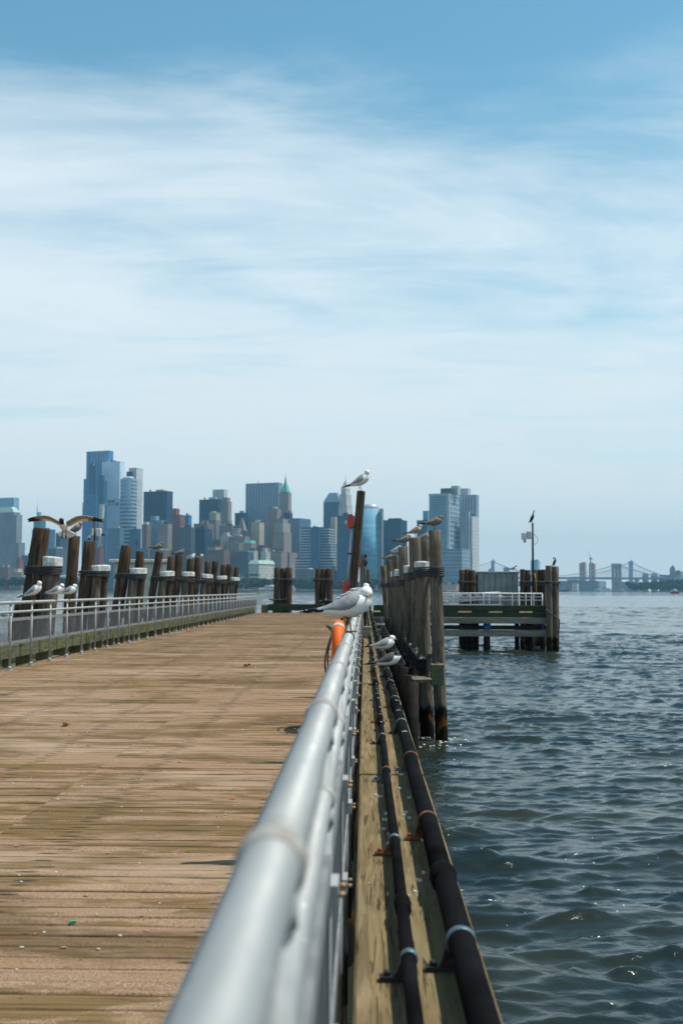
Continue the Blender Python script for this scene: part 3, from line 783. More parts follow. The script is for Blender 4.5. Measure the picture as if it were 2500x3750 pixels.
# left row
LX = -6.95
LEFT = [  # key, tall top px, base px shift, Y, radius, capped short (px top, px base), lash z, extra behind
 ('a', (155, 1938), 25.5, .195, (191, 2045), 1.88, True),
 ('b', (276, 1966), 28.6, .15, None, None, False),
 ('c', (329, 1983), 30.6, .165, (368, 2075), 1.86, True),
 ('d', (464, 2000), 34.8, .185, (507, 2085), 1.84, True),
 ('e', (585, 2024), 40.0, .135, (612, 2096), 1.82, True),
 ('f', (659, 2034), 44.5, .18, (689, 2098), 1.8, True),
 ('g', (728, 2044), 49.8, .18, (758, 2106), 1.79, True),
 ('h', (790, 2057), 55.4, .17, (812, 2112), 1.78, True),
 ('i', (842, 2068), 60.9, .18, (860, 2117), 1.77, True)]
LAB = {'a': 'thick leaning brown pile and white-capped pile bound by black rope at far left', 'b': 'upright brown pile with a white patch below its top, second from left',
 'c': 'leaning brown pile in front of the camera mast, lashed to a white-capped pile', 'd': 'leaning brown pile overlapping the left wall of the pale kiosk',
 'e': 'narrow leaning pile with a rusty top and a brown gull on it', 'f': 'leaning brown pile just right of the pale kiosk roof',
 'g': 'third pile group from the far end of the left row', 'h': 'second pile group from the far end of the left row', 'i': 'last pile group at the far end of the left row'}
for key, tpx, Y, r, sh, lz, ex in LEFT:
    t = top_at(*tpx, Y); r *= .93; lean = {'a': .16, 'b': .05, 'c': .10, 'd': .15, 'e': .17, 'f': .12, 'g': .14, 'h': .13, 'i': .17}[key]
    h = t.z - BZ; P = [((t.x - lean * h * .9, Y, BZ), tuple(t), r, 'pile_brown')]; caps = ()
    if key == 'a':
        P.append(((t.x - .20 - lean * h * .9, Y + .45, BZ), (t.x - .50, Y + .35, 1.05), r * .9, 'pile_brown'))
    if sh:
        q = top_at(*sh, Y + .05); hh = q.z - BZ; q.x -= 0 if key == 'a' else .09
        P.append(((q.x - lean * .55 * hh, Y + .05, BZ), tuple(q), .20 if key == 'a' else .145, 'pile_grey')); caps = ((len(P) - 1,),)
        if key not in 'a':
            P.append(((q.x + .20 - lean * .55 * hh, Y + .12, BZ), (q.x + .20, Y + .12, q.z - .03), .105, 'pile_brown')); caps = ((len(P) - 2, len(P) - 1),)
    if ex and key in 'defghi':
        P.append(((t.x + .33 - lean * h * .6, Y + .6, BZ), (t.x + .30, Y + .6, t.z - .14), .13, 'pile_brown'))
    TOPS[key] = P
    left_root = cluster(LAB[key], P, lz, caps, group='leaning pile groups along the left edge', loops=5 if key == 'a' else 4, lash_idx=None if key == 'a' else [0] + [j for cp in caps for j in cp], cap_h=.17 if key == 'a' else .12)
    if key == 'b':
        mb = MB(); T = Vector(t); rr = r * 1.0; n = 9; V = []
        R0 = [(T.x + (rr + .012) * math.sin(a), T.y - (rr + .012) * math.cos(a), T.z - .02) for a in np.linspace(-1.1, .1, n)]
        R1 = [(T.x - .01 + (rr + .012) * math.sin(a), T.y - (rr + .012) * math.cos(a), T.z - .02 - .14 - .13 * (1 - abs(a + .5) / .6)) for a in np.linspace(-1.1, .1, n)]
        R2 = [(x, y + .012, z) for x, y, z in reversed(R1)]; R3 = [(x, y + .012, z) for x, y, z in reversed(R0)]
        mb.loft([list(p_) for p_ in zip(R0, R1, R2[::-1], R3[::-1])], smooth=True)
        o = mb.build('peeling_patch', 'conduit_grey', left_root, tuple(-c for c in left_root.location)); o['label'] = 'peeling grey-white patch below the pile top'

# fender walkway on the right: walers, rungs, chock blocks
def fender():
    root = thing('fender_walkway', 'dark fender walkway of rungs and walers between the pipes and the right piles', 'fender', (.36, 24.4, -.12))
    mb = MB(); mb.box(.84, 1.02, 2.2, 40, -.30, 0); mb.build('waler', 'tar_shade_wood', root)
    mb = MB(); mb.box(.80, 1.0, 6, 40, -1.4, -1.15); mb.build('waler', 'tar_shade_wood', root)
    mb = MB(); mb.tube([(.48, .2, 0), (.48, 40, 0)], .011, 8); mb.build('side_cable', 'rope_black', root)
    for i in range(52):
        mb = MB(); y = .4 + i * .76; mb.tube([(.0, y, 0), (.48, y, 0)], .007, 6); mb.build('rung', 'tar_shade_wood' if i % 4 else 'rope_black', root)
    for i in range(9):
        mb = MB(); y = 3.2 + i * 4.2; mb.box(.85, 1.3, y, y + .3, .005, .07); mb.build('chock', 'timber_grey', root)
    mb = MB()
    for _ in range(150):
        y = random.uniform(2.4, 38); x = random.uniform(.86, 1.0); s = random.uniform(.012, .04)
        mb.prism([(x + s * random.uniform(.5, 1) * math.cos(a), y + s * random.uniform(.5, 1.2) * math.sin(a)) for a in np.linspace(0, 6.28, 7)[:-1]], -.005, random.uniform(.01, .04))
    o = mb.build('debris', 'guano', root); o['kind'] = 'stuff'
    mb = MB(); mb.box(1.0, 1.26, .0, .38, -.40, 0.02, 0, .008); mb.build('chock_block', 'timber_green', root)
    mb = MB(); mb.tube([(1.12 + .05 * math.cos(a), .2 + .04 * math.sin(a), .025 + .018 * math.sin(2 * a)) for a in np.linspace(0, 6.28, 13)[:-1]], .013, 6, closed=True); mb.build('iron_ring', 'rust', root)
    mb = MB(); mb.box(.60, .98, -.6, .3, -.30, -.24); mb.build('ledge_board', 'timber_post', root)
    for y in np.arange(1.5, 40, 2.6):
        mb = MB(); mb.tube([(.66, y, -3), (.66, y, -.31)], .15, 10); mb.build('bearing_pile', 'tar_shade_wood', root)  # near-black colour paints these piles as standing in shade
fender()

# ------------------------------------------------------------------ far dock head
def dock_head():
    Y0 = 68.5
    root = thing('timber_dock', 'green and grey timber dock head crossing behind the right piles', 'dock', (0, Y0, 0))
    xr = 10.5
    mb = MB(); mb.box(.5, xr + .1, .0, .34, .22, .54, 0, .01); mb.build('curb_timber', 'timber_dark_green', root)
    for x in np.arange(.9, 10.5, 1.75): mb = MB(); mb.box(x, x + .95, .02, .32, .132, .219); mb.build('block', 'timber_dark_green', root)
    mb = MB(); mb.box(.5, xr + .1, .02, 5.5, -.14, .13); mb.build('deck_slab', 'timber_tan', root)
    mb = MB(); mb.box(.5, xr, -.06, .018, -.14, .129); mb.build('stringer', 'timber_dark_green', root)
    mb = MB(); mb.box(.5, xr, -.14, .16, -.49, -.145, 0, .01); mb.build('waler', 'timber_grey', root)
    mb = MB(); mb.box(.5, xr, -.14, .16, -1.23, -.86, 0, .01); mb.build('waler', 'timber_grey', root)
    mb = MB(); mb.box(.5, xr, .6, .9, -.86, -.62); mb.build('back_waler', 'iron_black', root)
    for (a, b) in ((1690, 1708), (1712, 1732), (1738, 1758), (1766, 1790), (1902, 1920), (1930, 1950), (1955, 1978), (1980, 2000), (1560, 1580)):
        x = at_y((a + b) / 2, 2340, Y0 + 1).x; mb = MB(); mb.tube([(0, 0, -3.2), (0, 0, -.15)], (b - a) / 2 * 69.5 / FPX, 10)
        mb.build('bearing_pile', 'tar_shade_wood', root, (x, random.uniform(.7, 3.5) if a != 1766 else .5, 0))  # shadow under the dock is put into the piles' black colour
    x0, x1 = at_y(1772, 2290, Y0).x, at_y(1797, 2290, Y0).x
    mb = MB(); mb.box(x0, x1, .2, .55, -.855, -.495, 0, .015); mb.build('blue_fender_box', 'blue_tarp', root)['label'] = 'blue box between the two grey walers'
    x0, x1 = at_y(1985, 2290, Y0).x, at_y(1993, 2290, Y0).x
    mb = MB(); mb.box(x0, x1, .2, .55, -.855, -.495); mb.build('blue_fender_box', 'blue_tarp', root)
dock_head()
def dock_rail():
    Y = 70.2
    root = thing('dock_railing', 'white pipe railing along the dock head in front of the grey shed', 'railing', (0, Y, .0))
    X = lambda p: at_y(p, 2180, Y).x
    Zp = lambda y: at_y(1800, y, Y).z
    a, b = X(1500), X(1985); b0 = .13
    for y, r, nm in ((2173, .04, 'top_rail'), (2185, .028, 'mid_rail'), (2197, .026, 'low_rail')):
        mb = MB(); mb.tube([(a, 0, Zp(y)), (b, 0, Zp(y))], r, 8); mb.build(nm, 'rail_white', root)
    for p_ in (1560, 1610, 1660, 1722, 1770, 1790, 1830, 1875, 1898, 1924, 1953, 1984):
        mb = MB(); mb.tube([(X(p_), 0, b0), (X(p_), 0, Zp(2173))], .034, 8); mb.build('post', 'rail_white', root)
    g_ = thing('gangway', 'grey truss gangway lying behind the white dock railing', 'gangway', (0, Y + 1.6, 0))
    X2 = lambda p: at_y(p, 2180, Y + 1.6).x; Z2 = lambda y: at_y(1700, y, Y + 1.6).z
    for dy in (0, 1.1):
        for (p0, y0, p1, y1, nm) in ((1560, 2185, 1830, 2168, 'top_chord'), (1560, 2216, 1850, 2186, 'bottom_chord'), (1640, 2196, 1840, 2182, 'hand_rail')):
            mb = MB(); mb.tube([(X2(p0), dy, Z2(y0)), (X2(p1), dy, Z2(y1))], .035, 8); mb.build(nm, 'pale_steel', g_)
        for k in range(9):
            pa = 1570 + k * 29; t0 = (pa - 1560) / 270; t1 = (pa + 26 - 1560) / 270
            mb = MB(); mb.tube([(X2(pa), dy, Z2(2185 - 17 * t0)), (X2(pa + 26), dy, Z2(2214 - 29 * t1 * .9))], .022, 6); mb.build('brace', 'pale_steel', g_)
            mb = MB(); mb.tube([(X2(pa), dy, Z2(2185 - 17 * t0)), (X2(pa), dy, Z2(2215 - 29 * t0 * .9))], .022, 6); mb.build('strut', 'pale_steel', g_)
    mb = MB(); mb.box(X2(1560), X2(1840), .02, 1.08, Z2(2217), Z2(2217) + .06); mb.build('walkway', 'pale_steel', g_)
dock_rail()
def shed():
    Y = 76.0; A, B = at_y(1748, 2100, Y), at_y(1897, 2093, Y)
    root = thing('steel_shed', 'grey ribbed steel shed on the dock head', 'shed', (A.x, Y, .12)); w = B.x - A.x; h = B.z - .12
    mb = MB(); mb.box(0, w, .05, 2.6, 0, h - .12); mb.build('wall', 'shed_steel', root)
    n = 7
    for i in range(n):
        mb = MB(); x = w * i / n; mb.box(x + .03, x + w / n - .03, .0, .052, .02, h - .14, 0, .012); mb.build('panel', 'shed_steel', root)
    mb = MB(); mb.box(-.08, w + .06, -.06, 2.7, h - .12, h, 0, .01); mb.build('roof', 'shed_steel', root)
    mb = MB(); mb.box(-.45, -.02, .1, 2.3, 0, h - .2); mb.build('side_panel', 'dark_metal', root)
shed()
def straight_cluster(label, pxs, ytop, Y, lash_z, w=None, key=None, mat='pile_brown', base_z=BZ, loops=2, rope=.035):
    P = []
    for i, p_ in enumerate(pxs):
        YY = Y + (.0 if i % 2 == 0 else .18); t = top_at(p_[0], ytop + random.uniform(-2, 2), YY)
        P.append(((t.x + random.uniform(-.03, .03), YY, base_z), tuple(t), p_[1] / 2 * Y / FPX, mat))
    if key: TOPS[key] = P
    cluster(label, P, lash_z, (), loops=loops, rope=rope)
straight_cluster('three upright piles lashed together at the left of the dock end, behind the cleat', [(1014, 21), (1035, 22), (1058, 24)], 2081, 74.6, .95 + 1.1)
straight_cluster('three upright piles lashed together at the dock end, left of the alarm pole', [(1163, 20), (1185, 22), (1206, 22)], 2084, 74.6, .95 + 1.1)
straight_cluster('single far pile group behind the black standpipe', [(1345, 14)], 2086, 75.5, 2.0)
straight_cluster('three dark piles left of the grey shed', [(1690, 20), (1710, 20), (1728, 20)], 2087, 75.4, 1.95)
straight_cluster('five dark piles right of the grey shed around the lamp mast', [(1912, 19), (1930, 20), (1955, 22), (1974, 20), (1989, 16)], 2087, 74.4, 1.95, loops=4)
straight_cluster('tall pair of piles at the right corner of the dock head with a black bird', [(2008, 23), (2031, 27)], 2074, 68.1, 1.9, key='K', mat='pile_grey')
mb = MB(); a, b = at_y(1996, 2230, 67.75), at_y(2046, 2268, 67.75); mb.tube([a, (a + b) / 2 + Vector((0, 0, -.06)), b, b + Vector((.01, .02, -.35)), b + Vector((-.05, .1, -.9))], .04, 8)
tag(mb.build('mooring_rope', 'rope_black'), 'dark rope slung across the corner piles of the dock head', 'rope')
def end_curb():
    root = thing('end_curb', 'dark green curb timber across the far end of the deck', 'timber', (0, 72, 0))
    a, b = at_y(982, 2226, 72).x, .4
    mb = MB(); mb.box(a, b, 0, .32, .13, .52, 0, .01); mb.build('timber', 'timber_dark_green', root)
    for f in (.04, .35, .62, .9): mb = MB(); x = a + (b - a) * f; mb.box(x, x + .7, .02, .30, -.06, .129); mb.build('block', 'timber_dark_green', root)
    mb = MB(); mb.box(a - .42, a - .02, .02, .3, -.06, .46, 0, .01); mb.build('end_block', 'timber_tan', root)
    mb = MB(); mb.box(-6.4, .4, -.9, 3.4, -.35, -.062); mb.build('stringer', 'timber_dark_green', root)
    for x in (-6, -4.2, -2.4, -.6):
        mb = MB(); mb.tube([(x, 1, -3.2), (x, 1, -.36)], .17, 10); mb.build('bearing_pile', 'pile_brown', root)
    # mooring cleat
    t = thing('mooring_cleat', 'black iron mooring cleat on the curb at the far end of the deck', 'cleat', (at_y(1016, 2210, 72.1).x, 72.15, .52))
    mb = MB(); L = .55; mb.loft([[(x, w * math.cos(k * math.pi / 4), z + hh * math.sin(k * math.pi / 4)) for k in range(8)] for (x, w, z, hh) in ((-L, .03, .30, .03), (-L * .8, .05, .28, .04), (-.2, .07, .24, .06), (.2, .07, .24, .06), (L * .8, .05, .28, .04), (L, .03, .30, .03))]); mb.build('horn', 'iron_black', t)
    for x in (-.14, .14): mb = MB(); mb.tube([(x, 0, .03), (x * .9, 0, .22)], [.09, .06], 10); mb.build('leg', 'iron_black', t)
    mb = MB(); mb.box(-.32, .32, -.13, .13, 0, .035); mb.build('base', 'iron_black', t)
end_curb()
def mast():
    Y = 73.4; t = at_y(1949, 1917, Y)
    root = thing('lamp_mast', 'thin black mast with pale floodlights on the dock head', 'mast', (t.x, Y, .13)); H = t.z - .13
    mb = MB(); mb.tube([(0, 0, 0), (0, 0, H * .5), (0, 0, H)], [.085, .07, .06], 10); mb.build('pole', 'iron_black', root)
    mb = MB(); mb.tube([(0, 0, 0), (0, 0, .06)], .2, 12); mb.build('base_plate', 'iron_black', root)
    for (x0, x1, y0, y1, d) in ((1908, 1926, 1950, 1976, 0), (1929, 1945, 1944, 1972, .25)):
        a, b = at_y(x0, y1, Y), at_y(x1, y0, Y); ax, bx, az, bz = a.x - t.x, b.x - t.x, a.z - .13, b.z - .13
        mb = MB(); mb.box(ax, bx, d - .18, d + .06, az, bz, 0, .03); o = mb.build('floodlight', 'conduit_grey', root)
        mb = MB(); mb.box(ax + .04, bx - .04, d - .195, d - .181, az + .04, bz - .04); mb.build('lens', 'device_white', o)
    z0 = at_y(1930, 1985, Y).z - .13
    mb = MB(); mb.tube([(0, 0, z0 + .25), (-.3, 0, z0 + .2), (-.55, 0, z0 + .45)], .03, 8); mb.build('bracket', 'conduit_grey', root)
    mb = MB(); mb.ball((-.5, -.02, z0 + .05), .1); mb.tube([(-.5, 0, z0 + .1), (-.3, 0, z0 + .28)], .025, 6); mb.build('dome_camera', 'conduit_grey', root)
    mb = MB(); mb.tube([(.05, 0, z0 + .5), (.28, 0, z0 + .3), (.3, 0, z0), (.06, 0, z0 - .2)], .012, 6); mb.build('cable_loop', 'cord_black', root)
    mb = MB(); zb = at_y(1957, 2170, Y).z - .13; zt = at_y(1957, 2100, Y).z - .13
    mb.tube([(-.22, -.35, zb + .9), (-.1, -.4, zt), (.06, -.4, zt), (.12, -.38, zt - .5), (.14, -.36, zb + .4), (.16, -.36, zb)], .025, 8); mb.build('yellow_hose', 'yellow_hose', root)
mast()
def camera_mast():
    Y = 32.5; t = at_y(348, 1906, Y); root = thing('camera_mast', 'black mast with white camera boxes behind the left piles', 'mast', (t.x, Y, -1.0)); H = t.z + 1.0
    mb = MB(); mb.tube([(0, 0, 0), (0, 0, H)], .03, 10); mb.build('pole', 'iron_black', root)
    mb = MB(); mb.tube([(0, 0, -2.2), (0, 0, .02)], .12, 10); mb.build('footing', 'pile_brown', root)
    def b(x0, x1, y0, y1): a, c = at_y(x0, y1, Y), at_y(x1, y0, Y); return a.x - t.x, c.x - t.x, a.z + 1, c.z + 1
    ax, bx, az, bz = b(337, 344, 1936, 1964); mb = MB(); mb.box(ax, bx, -.06, .06, az, bz, 0, .008); mb.build('junction_box', 'device_white', root)
    ax, bx, az, bz = b(354, 372, 1936, 1964); mb = MB(); mb.box(ax, bx, -.08, .06, az, bz, 0, .01); mb.build('camera_box', 'device_white', root)
    ax, bx, az, bz = b(372, 384, 1954, 1962); mb = MB(); mb.tube([(ax, 0, (az + bz) / 2), (bx, 0, (az + bz) / 2)], .028, 10); mb.build('camera_lens', 'iron_black', root)
    ax, bx, az, bz = b(321, 336, 1958, 1978); mb = MB(); mb.ball(((ax + bx) / 2, -.02, (az + bz) / 2), .055); mb.tube([((ax + bx) / 2, 0, bz), (0, 0, bz + .03)], .012, 6); o = mb.build('dome_camera', 'device_white', root)
    mb = MB(); mb.ball(((ax + bx) / 2, -.03, (az + bz) / 2 - .03), .042); mb.build('dome_glass', 'glass_dark', o)
    mb = MB(); mb.tube([(.03, -.03, az), (.1, -.03, az - .1), (.08, -.03, az - .35)], .01, 6); mb.build('cable', 'conduit_grey', root)
camera_mast()
def kiosk():
    Y = 76.0; a, b = at_y(418, 2060, Y), at_y(628, 2060, Y); root = thing('dock_kiosk', 'pale grey-green kiosk with a flat overhanging roof behind the left piles', 'kiosk', (a.x, Y, -.1)); w = b.x - a.x; h = a.z + .1
    mb = MB(); mb.box(0, w, 0, 3, 0, h); mb.build('wall', 'kiosk_panel', root)
    r0_, r1_ = at_y(403, 2049, Y).x - a.x, at_y(641, 2049, Y).x - a.x
    mb = MB(); mb.box(r0_, r1_, -.3, 3.3, h, h + .2, 0, .02); mb.build('roof', 'kiosk_roof', root)
    mb = MB(); mb.box(w * .86, w * .98, -.012, .05, .9, h - .1); mb.build('corner_post', 'kiosk_roof', root)
    mb = MB(); mb.box(w * .1, w * .32, -.02, .03, 0, 2.1); d_ = mb.build('door', 'kiosk_roof', root); mb = MB(); mb.ball((w * .29, -.04, 1.0), .04); mb.build('handle', 'iron_black', d_)
    p = thing('side_dock', 'low timber side dock carrying the pale kiosk', 'dock', (a.x - 2, Y - 1, -.1))
    mb = MB(); mb.box(-1, w + 5, 0, 6, -.35, -.005); mb.build('deck_slab', 'timber_grey', p)
    for x in (0, 2.2, 4.4, w + 3.5):
        mb = MB(); mb.tube([(x, .5, -3.1), (x, .5, -.36)], .18, 10); mb.build('bearing_pile', 'pile_brown', p)
    for z in (.5, .95): mb = MB(); mb.tube([(-1, .1, z), (2.2, .1, z)], .025, 6); mb.build('rail', 'conduit_grey', p)
    for x in (-1, .6, 2.2): mb = MB(); mb.tube([(x, .1, 0), (x, .1, .95)], .025, 6); mb.build('rail_post', 'conduit_grey', p)
kiosk()

# ------------------------------------------------------------------ alarm pole, life ring, standpipe
def alarm_pole():
    Y = 25.0; t = at_y(1322, 1799, Y); b = at_y(1271, 2406, Y); b.z = 0
    root = thing('alarm_pole', 'tall leaning timber pole with red alarm boxes beside the railing', 'pole', (b.x, Y, 0))
    T = Vector((t.x - b.x, 0, t.z)); mw = frame_z((0, 0, 0), T); L = T.length
    mb = MB(); mb.box(-.088, .088, -.075, .075, 0, L, 0, .012); mb.build('post', 'pile_brown', root, mw=mw)  # darker brown puts the shade of the front face into the colour
    mb = MB(); mb.box(.05, .0885, -.0765, .0765, .05, L - .02); mb.build('lit_edge', 'timber_post', root, mw=mw)  # lighter wood colour standing in for the sunlit right edge of the post
    f = lambda x, y: (at_y(x, y, Y).x - b.x, at_y(x, y, Y).z)
    (x0, z0), (x1, z1) = f(1269, 1936), f(1296, 1888)
    mb = MB(); mb.box(x0 + .02, x1, -.09, .09, z0, z1, 0, .022); o = mb.build('alarm_horn', 'red_paint', root); o['label'] = 'red alarm horn box near the top of the pole'
    mb = MB(); mb.box(x0 + .05, x1 - .03, -.07, .07, z1 - .001, z1 + .03); mb.build('cover', 'red_paint', o)
    mb = MB(); zc = (z0 + z1) / 2 - .01; mb.tube([(x0 - .035, 0, zc), (x0 - .02, 0, zc), (x0 + .022, 0, zc)], [.03, .045, .05], 12); mb.build('strobe', 'lens_cream', o)
    (x0, z0), (x1, z1) = f(1255, 2172), f(1281, 2131)
    mb = MB(); mb.box(x0, x1, -.09, .05, z0, z1, 0, .01); o = mb.build('call_box', 'red_paint', root); o['label'] = 'red call box low on the pole'
    mb = MB(); mb.box(x0 + .09, x1 - .012, -.099, -.089, z0 + .03, z1 - .05); mb.build('window', 'glass_dark', o)
    c0, c1 = f(1272, 2131), f(1287, 1937)
    mb = MB(); mb.tube([(c0[0], -.03, c0[1]), ((c0[0] + c1[0]) / 2 + .005, -.03, (c0[1] + c1[1]) / 2), (c1[0], -.03, c1[1])], .021, 10); mb.build('conduit', 'conduit_grey', root)
    mb = MB(); mb.tube([(c0[0] + .055, -.03, c0[1]), (c1[0] + .05, -.03, c1[1])], .009, 8); mb.build('cable', 'clamp_blue', root)
    s0 = f(1280, 2028); mb = MB(); mb.box(s0[0] - .045, s0[0] + .06, -.06, -.0, s0[1] - .016, s0[1] + .016); mb.build('strap', 'iron_black', root)
    return Vector((t.x, Y, t.z))
POLE_TOP = alarm_pole()
def small_pole():
    Y = 52.0; t = at_y(1325, 2029, Y); root = thing('alarm_post', 'distant timber post with a small red alarm behind the leaning pole', 'pole', (t.x, Y, 0))
    mb = MB(); mb.box(-.06, .06, -.06, .06, 0, t.z, 0, .01); mb.build('post', 'pile_grey', root)
    a, b = at_y(1312, 2077, Y), at_y(1321, 2058, Y); mb = MB(); mb.box(a.x - t.x, b.x - t.x, -.08, .06, a.z, b.z, 0, .015); mb.build('alarm_horn', 'red_paint', root)
    mb = MB(); mb.tube([(-.1, -.03, .3), (-.1, -.03, a.z)], .02, 8); mb.build('conduit', 'conduit_grey', root)
    Y = 31.5; t = at_y(1337, 2029, Y); root = thing('standpipe', 'black standpipe with a grey fitting on top beside the edge timber', 'standpipe', (t.x, Y, .345)); H = t.z - .345
    mb = MB(); mb.tube([(0, 0, 0), (0, 0, H - .28)], .036, 12); mb.build('pipe', 'iron_black', root)
    mb = MB(); mb.tube([(0, 0, H - .29), (0, 0, H - .27), (0, 0, H - .13), (0, 0, H - .11)], [.04, .055, .055, .04], 12); mb.tube([(-.07, -.01, H - .2), (.06, -.01, H - .2)], .035, 10); mb.build('fitting', 'dark_metal', root)
    mb = MB(); mb.tube([(0, 0, H - .11), (0, 0, H - .03), (0, 0, H)], [.03, .04, .036], 10); mb.build('cap', 'iron_black', root)
small_pole()
def life_ring():
    Y = 12.2; c = Vector((-.265, Y, .735)); root = thing('life_ring', 'orange life ring hanging edge-on from the foreground railing', 'life ring', c)
    R, r = .315, .062; mb = MB()
    n, k = 40, 14; rings = []
    mb.tube([(0, R * math.cos(2 * math.pi * i / n), R * math.sin(2 * math.pi * i / n)) for i in range(n)], r, k, closed=True); rg = mb.build('ring', 'orange_plastic', root)
    for a in (.64, 1.3, 1.7, .2):
        mb = MB(); mb.tube([(0, R * math.cos(t), R * math.sin(t)) for t in np.linspace(a * math.pi - .06, a * math.pi + .06, 5)], r + .003, k); mb.build('reflective_band', 'reflective_tape', rg)
    mb = MB(); pts = []
    for i in range(33):
        t = 2 * math.pi * i / 32 + math.pi / 4; f = abs(math.sin(2 * (t - math.pi / 4)))
        pts.append((-.055 - .07 * f, (R + .06 + .05 * f) * math.cos(t), (R + .05 - .0 * f) * math.sin(t) - .05 * f))
    mb.tube(pts[:-1], .0085, 8, closed=True); mb.build('grab_line', 'cord_black', root)
    mb = MB(); mb.tube([(.0, 0, R - .02), (.03, 0, R + .07), (.10, 0, R + .09), (.165, 0, R + .09), (.173, 0, R + .13)], .011, 8); mb.build('hanger', 'iron_black', root)
life_ring()

# ------------------------------------------------------------------ birds
def rings_of(st, n=14):
    """st: (x, z, half width, half height); rings square to the spine"""
    R = []
    for i, (x, z, w, h) in enumerate(st):
        a, b = st[max(i - 1, 0)], st[min(i + 1, len(st) - 1)]
        tx, tz = b[0] - a[0], b[1] - a[1]; l = math.hypot(tx, tz); tx /= l; tz /= l
        R.append([(x - tz * h * math.sin(t), w * math.cos(t), z + tx * h * math.sin(t)) for t in [2 * math.pi * k / n for k in range(n)]])
    return R
KIND = {'adult': ('feather_white', 'feather_grey', 'feather_black', 'leg_yellow', 'bill_yellow', 'feather_white'),
        'hooded': ('feather_white', 'feather_slate', 'feather_black', 'leg_dark', 'bill_dark', 'feather_black'),
        'brown': ('feather_brown', 'feather_brown', 'feather_black', 'leg_dark', 'bill_dark', 'feather_brown'),
        'streaky': ('feather_streaky', 'feather_brown', 'feather_black', 'leg_dark', 'bill_dark', 'feather_streaky')}
def spin(v, a): c, s_ = math.cos(a), math.sin(a); return (v[0] * c - v[1] * s_, v[0] * s_ + v[1] * c, v[2])
def gull(label, loc, heading, scale, kind='adult', head=0.0, pitch=0.0, neck=0.0, sit=False, ruffle=0, group='gulls', tuck=False, seed=0):
    """heading: degrees, 0 faces +X; head: turn of the head from the body, degrees"""
    rs = random.Random(seed); body, wing, tip, leg, bill, hood = KIND[kind]
    root = thing('gull', label, 'gull', loc, math.radians(heading), group); root.scale = (scale,) * 3
    dz = -.085 if sit else 0.0
    pt = math.radians(pitch)
    def R_(x, z): X, Z = x - .01, z - .165; return .01 + X * math.cos(pt) - Z * math.sin(pt), .165 + X * math.sin(pt) + Z * math.cos(pt) + dz
    base = [(-.255, .131, .018, .003), (-.235, .132, .032, .006), (-.20, .134, .030, .011), (-.155, .139, .040, .022), (-.105, .147, .055, .040), (-.055, .157, .069, .059),
            (-.005, .169, .078, .073), (.045, .184, .079, .079), (.088, .200, .070, .072)]
    st = [(*R_(x, z), w, h) for (x, z, w, h) in base]
    hd = math.radians(head); fx, fy = math.cos(hd), math.sin(hd)
    cx, cz = st[-1][0], st[-1][1]
    hx = cx + .030 + (0 if not tuck else -.022); hz = cz + .058 + neck + (0 if not tuck else -.0)
    neckst = [(cx + .022, cz + .026 + neck * .25, .054, .058), (hx - .006, cz + .040 + neck * .62, .041 - neck * .10, .044 - neck * .1)]
    headst = [(hx, hz - .018, .0375, .041), (hx + .002, hz + .004, .0390, .0415), (hx + .001, hz + .022, .033, .036), (hx - .001, hz + .034, .021, .023), (hx - .002, hz + .040, .006, .007)]
    R = rings_of(st + neckst)
    n = 14
    for (x, z, w, h) in headst:                                  # head rings lie flat and lengthen towards the bill
        ring = []
        for k in range(n):
            t = 2 * math.pi * k / n; lx = -h * math.sin(t); ly = w * math.cos(t)      # matches ring phase (sin -> backwards)
            lx2, ly2 = lx, ly
            d = lx2 * fx + ly2 * fy
            ex = .010 * max(0, d / .035)
            ring.append((x + lx2 + fx * ex, ly2 + fy * ex, z))
        R.append(ring)
    mb = MB(); nb = len(st) + len(neckst)
    mb.loft(R)
    o = mb.build('body', [body, hood] if hood != body else [body], root)
    if hood != body:
        for p_ in o.data.polygons:
            if sum(o.data.vertices[v].co.z for v in p_.vertices) / len(p_.vertices) > hz - .024 and sum(o.data.vertices[v].co.x for v in p_.vertices) / len(p_.vertices) > hx - .05: p_.material_index = 1
    H = Vector((hx + .001, 0, hz + .002))
    # bill: two tapered mandibles
    bl = MB(); L = .042
    d = Vector((fx, fy, -.22)).normalized(); sd = Vector((-fy, fx, 0))
    def brings(zoff, hh, drop, ln):
        out = []
        for t, w in ((0, .0085), (.35, .0078), (.7, .0062), (.92, .004), (1.0, .001)):
            c = H + d * (.040 + ln * t) + Vector((0, 0, zoff - drop * t ** 4))
            out.append([c + sd * (w * math.cos(a)) + Vector((0, 0, 1)) * (hh * (1 - .45 * t) * math.sin(a)) for a in [2 * math.pi * k / 8 for k in range(8)]])
        return out
    bl.loft(brings(-.004, .0065, .009, L)); bl.loft(brings(-.0105, .0045, -.002, L * .88)); bo = bl.build('bill', bill, root)
    if kind == 'adult':
        b2 = MB(); c = H + d * (.040 + L * .72) + Vector((0, 0, -.0075)); b2.tube([c, c + d * .006], [.0066, .0060], 8); b2.build('bill_ring', 'bill_dark', bo)
    for s_ in (-1, 1):
        e = MB(); ev = Vector((fx * .55 - fy * s_ * .84, fy * .55 + fx * s_ * .84, 0)); e.ball(H + ev * .0375 + Vector((0, 0, .007)), .0052 if kind != 'hooded' else .004, 8, 6); e.build('eye', 'eye_dark', root)
    # folded wings
    ws = [(.072, .200, .071, .073), (.045, .186, .080, .080), (0, .172, .079, .074), (-.055, .159, .070, .060), (-.105, .150, .056, .041), (-.155, .143, .042, .026), (-.205, .140, .030, .016), (-.245, .138, .020, .010)]
    lowa = [22, -6, -16, -14, -2, 12, 14, 10]; topa = [62, 80, 92, 96, 97, 100, 110, 120]
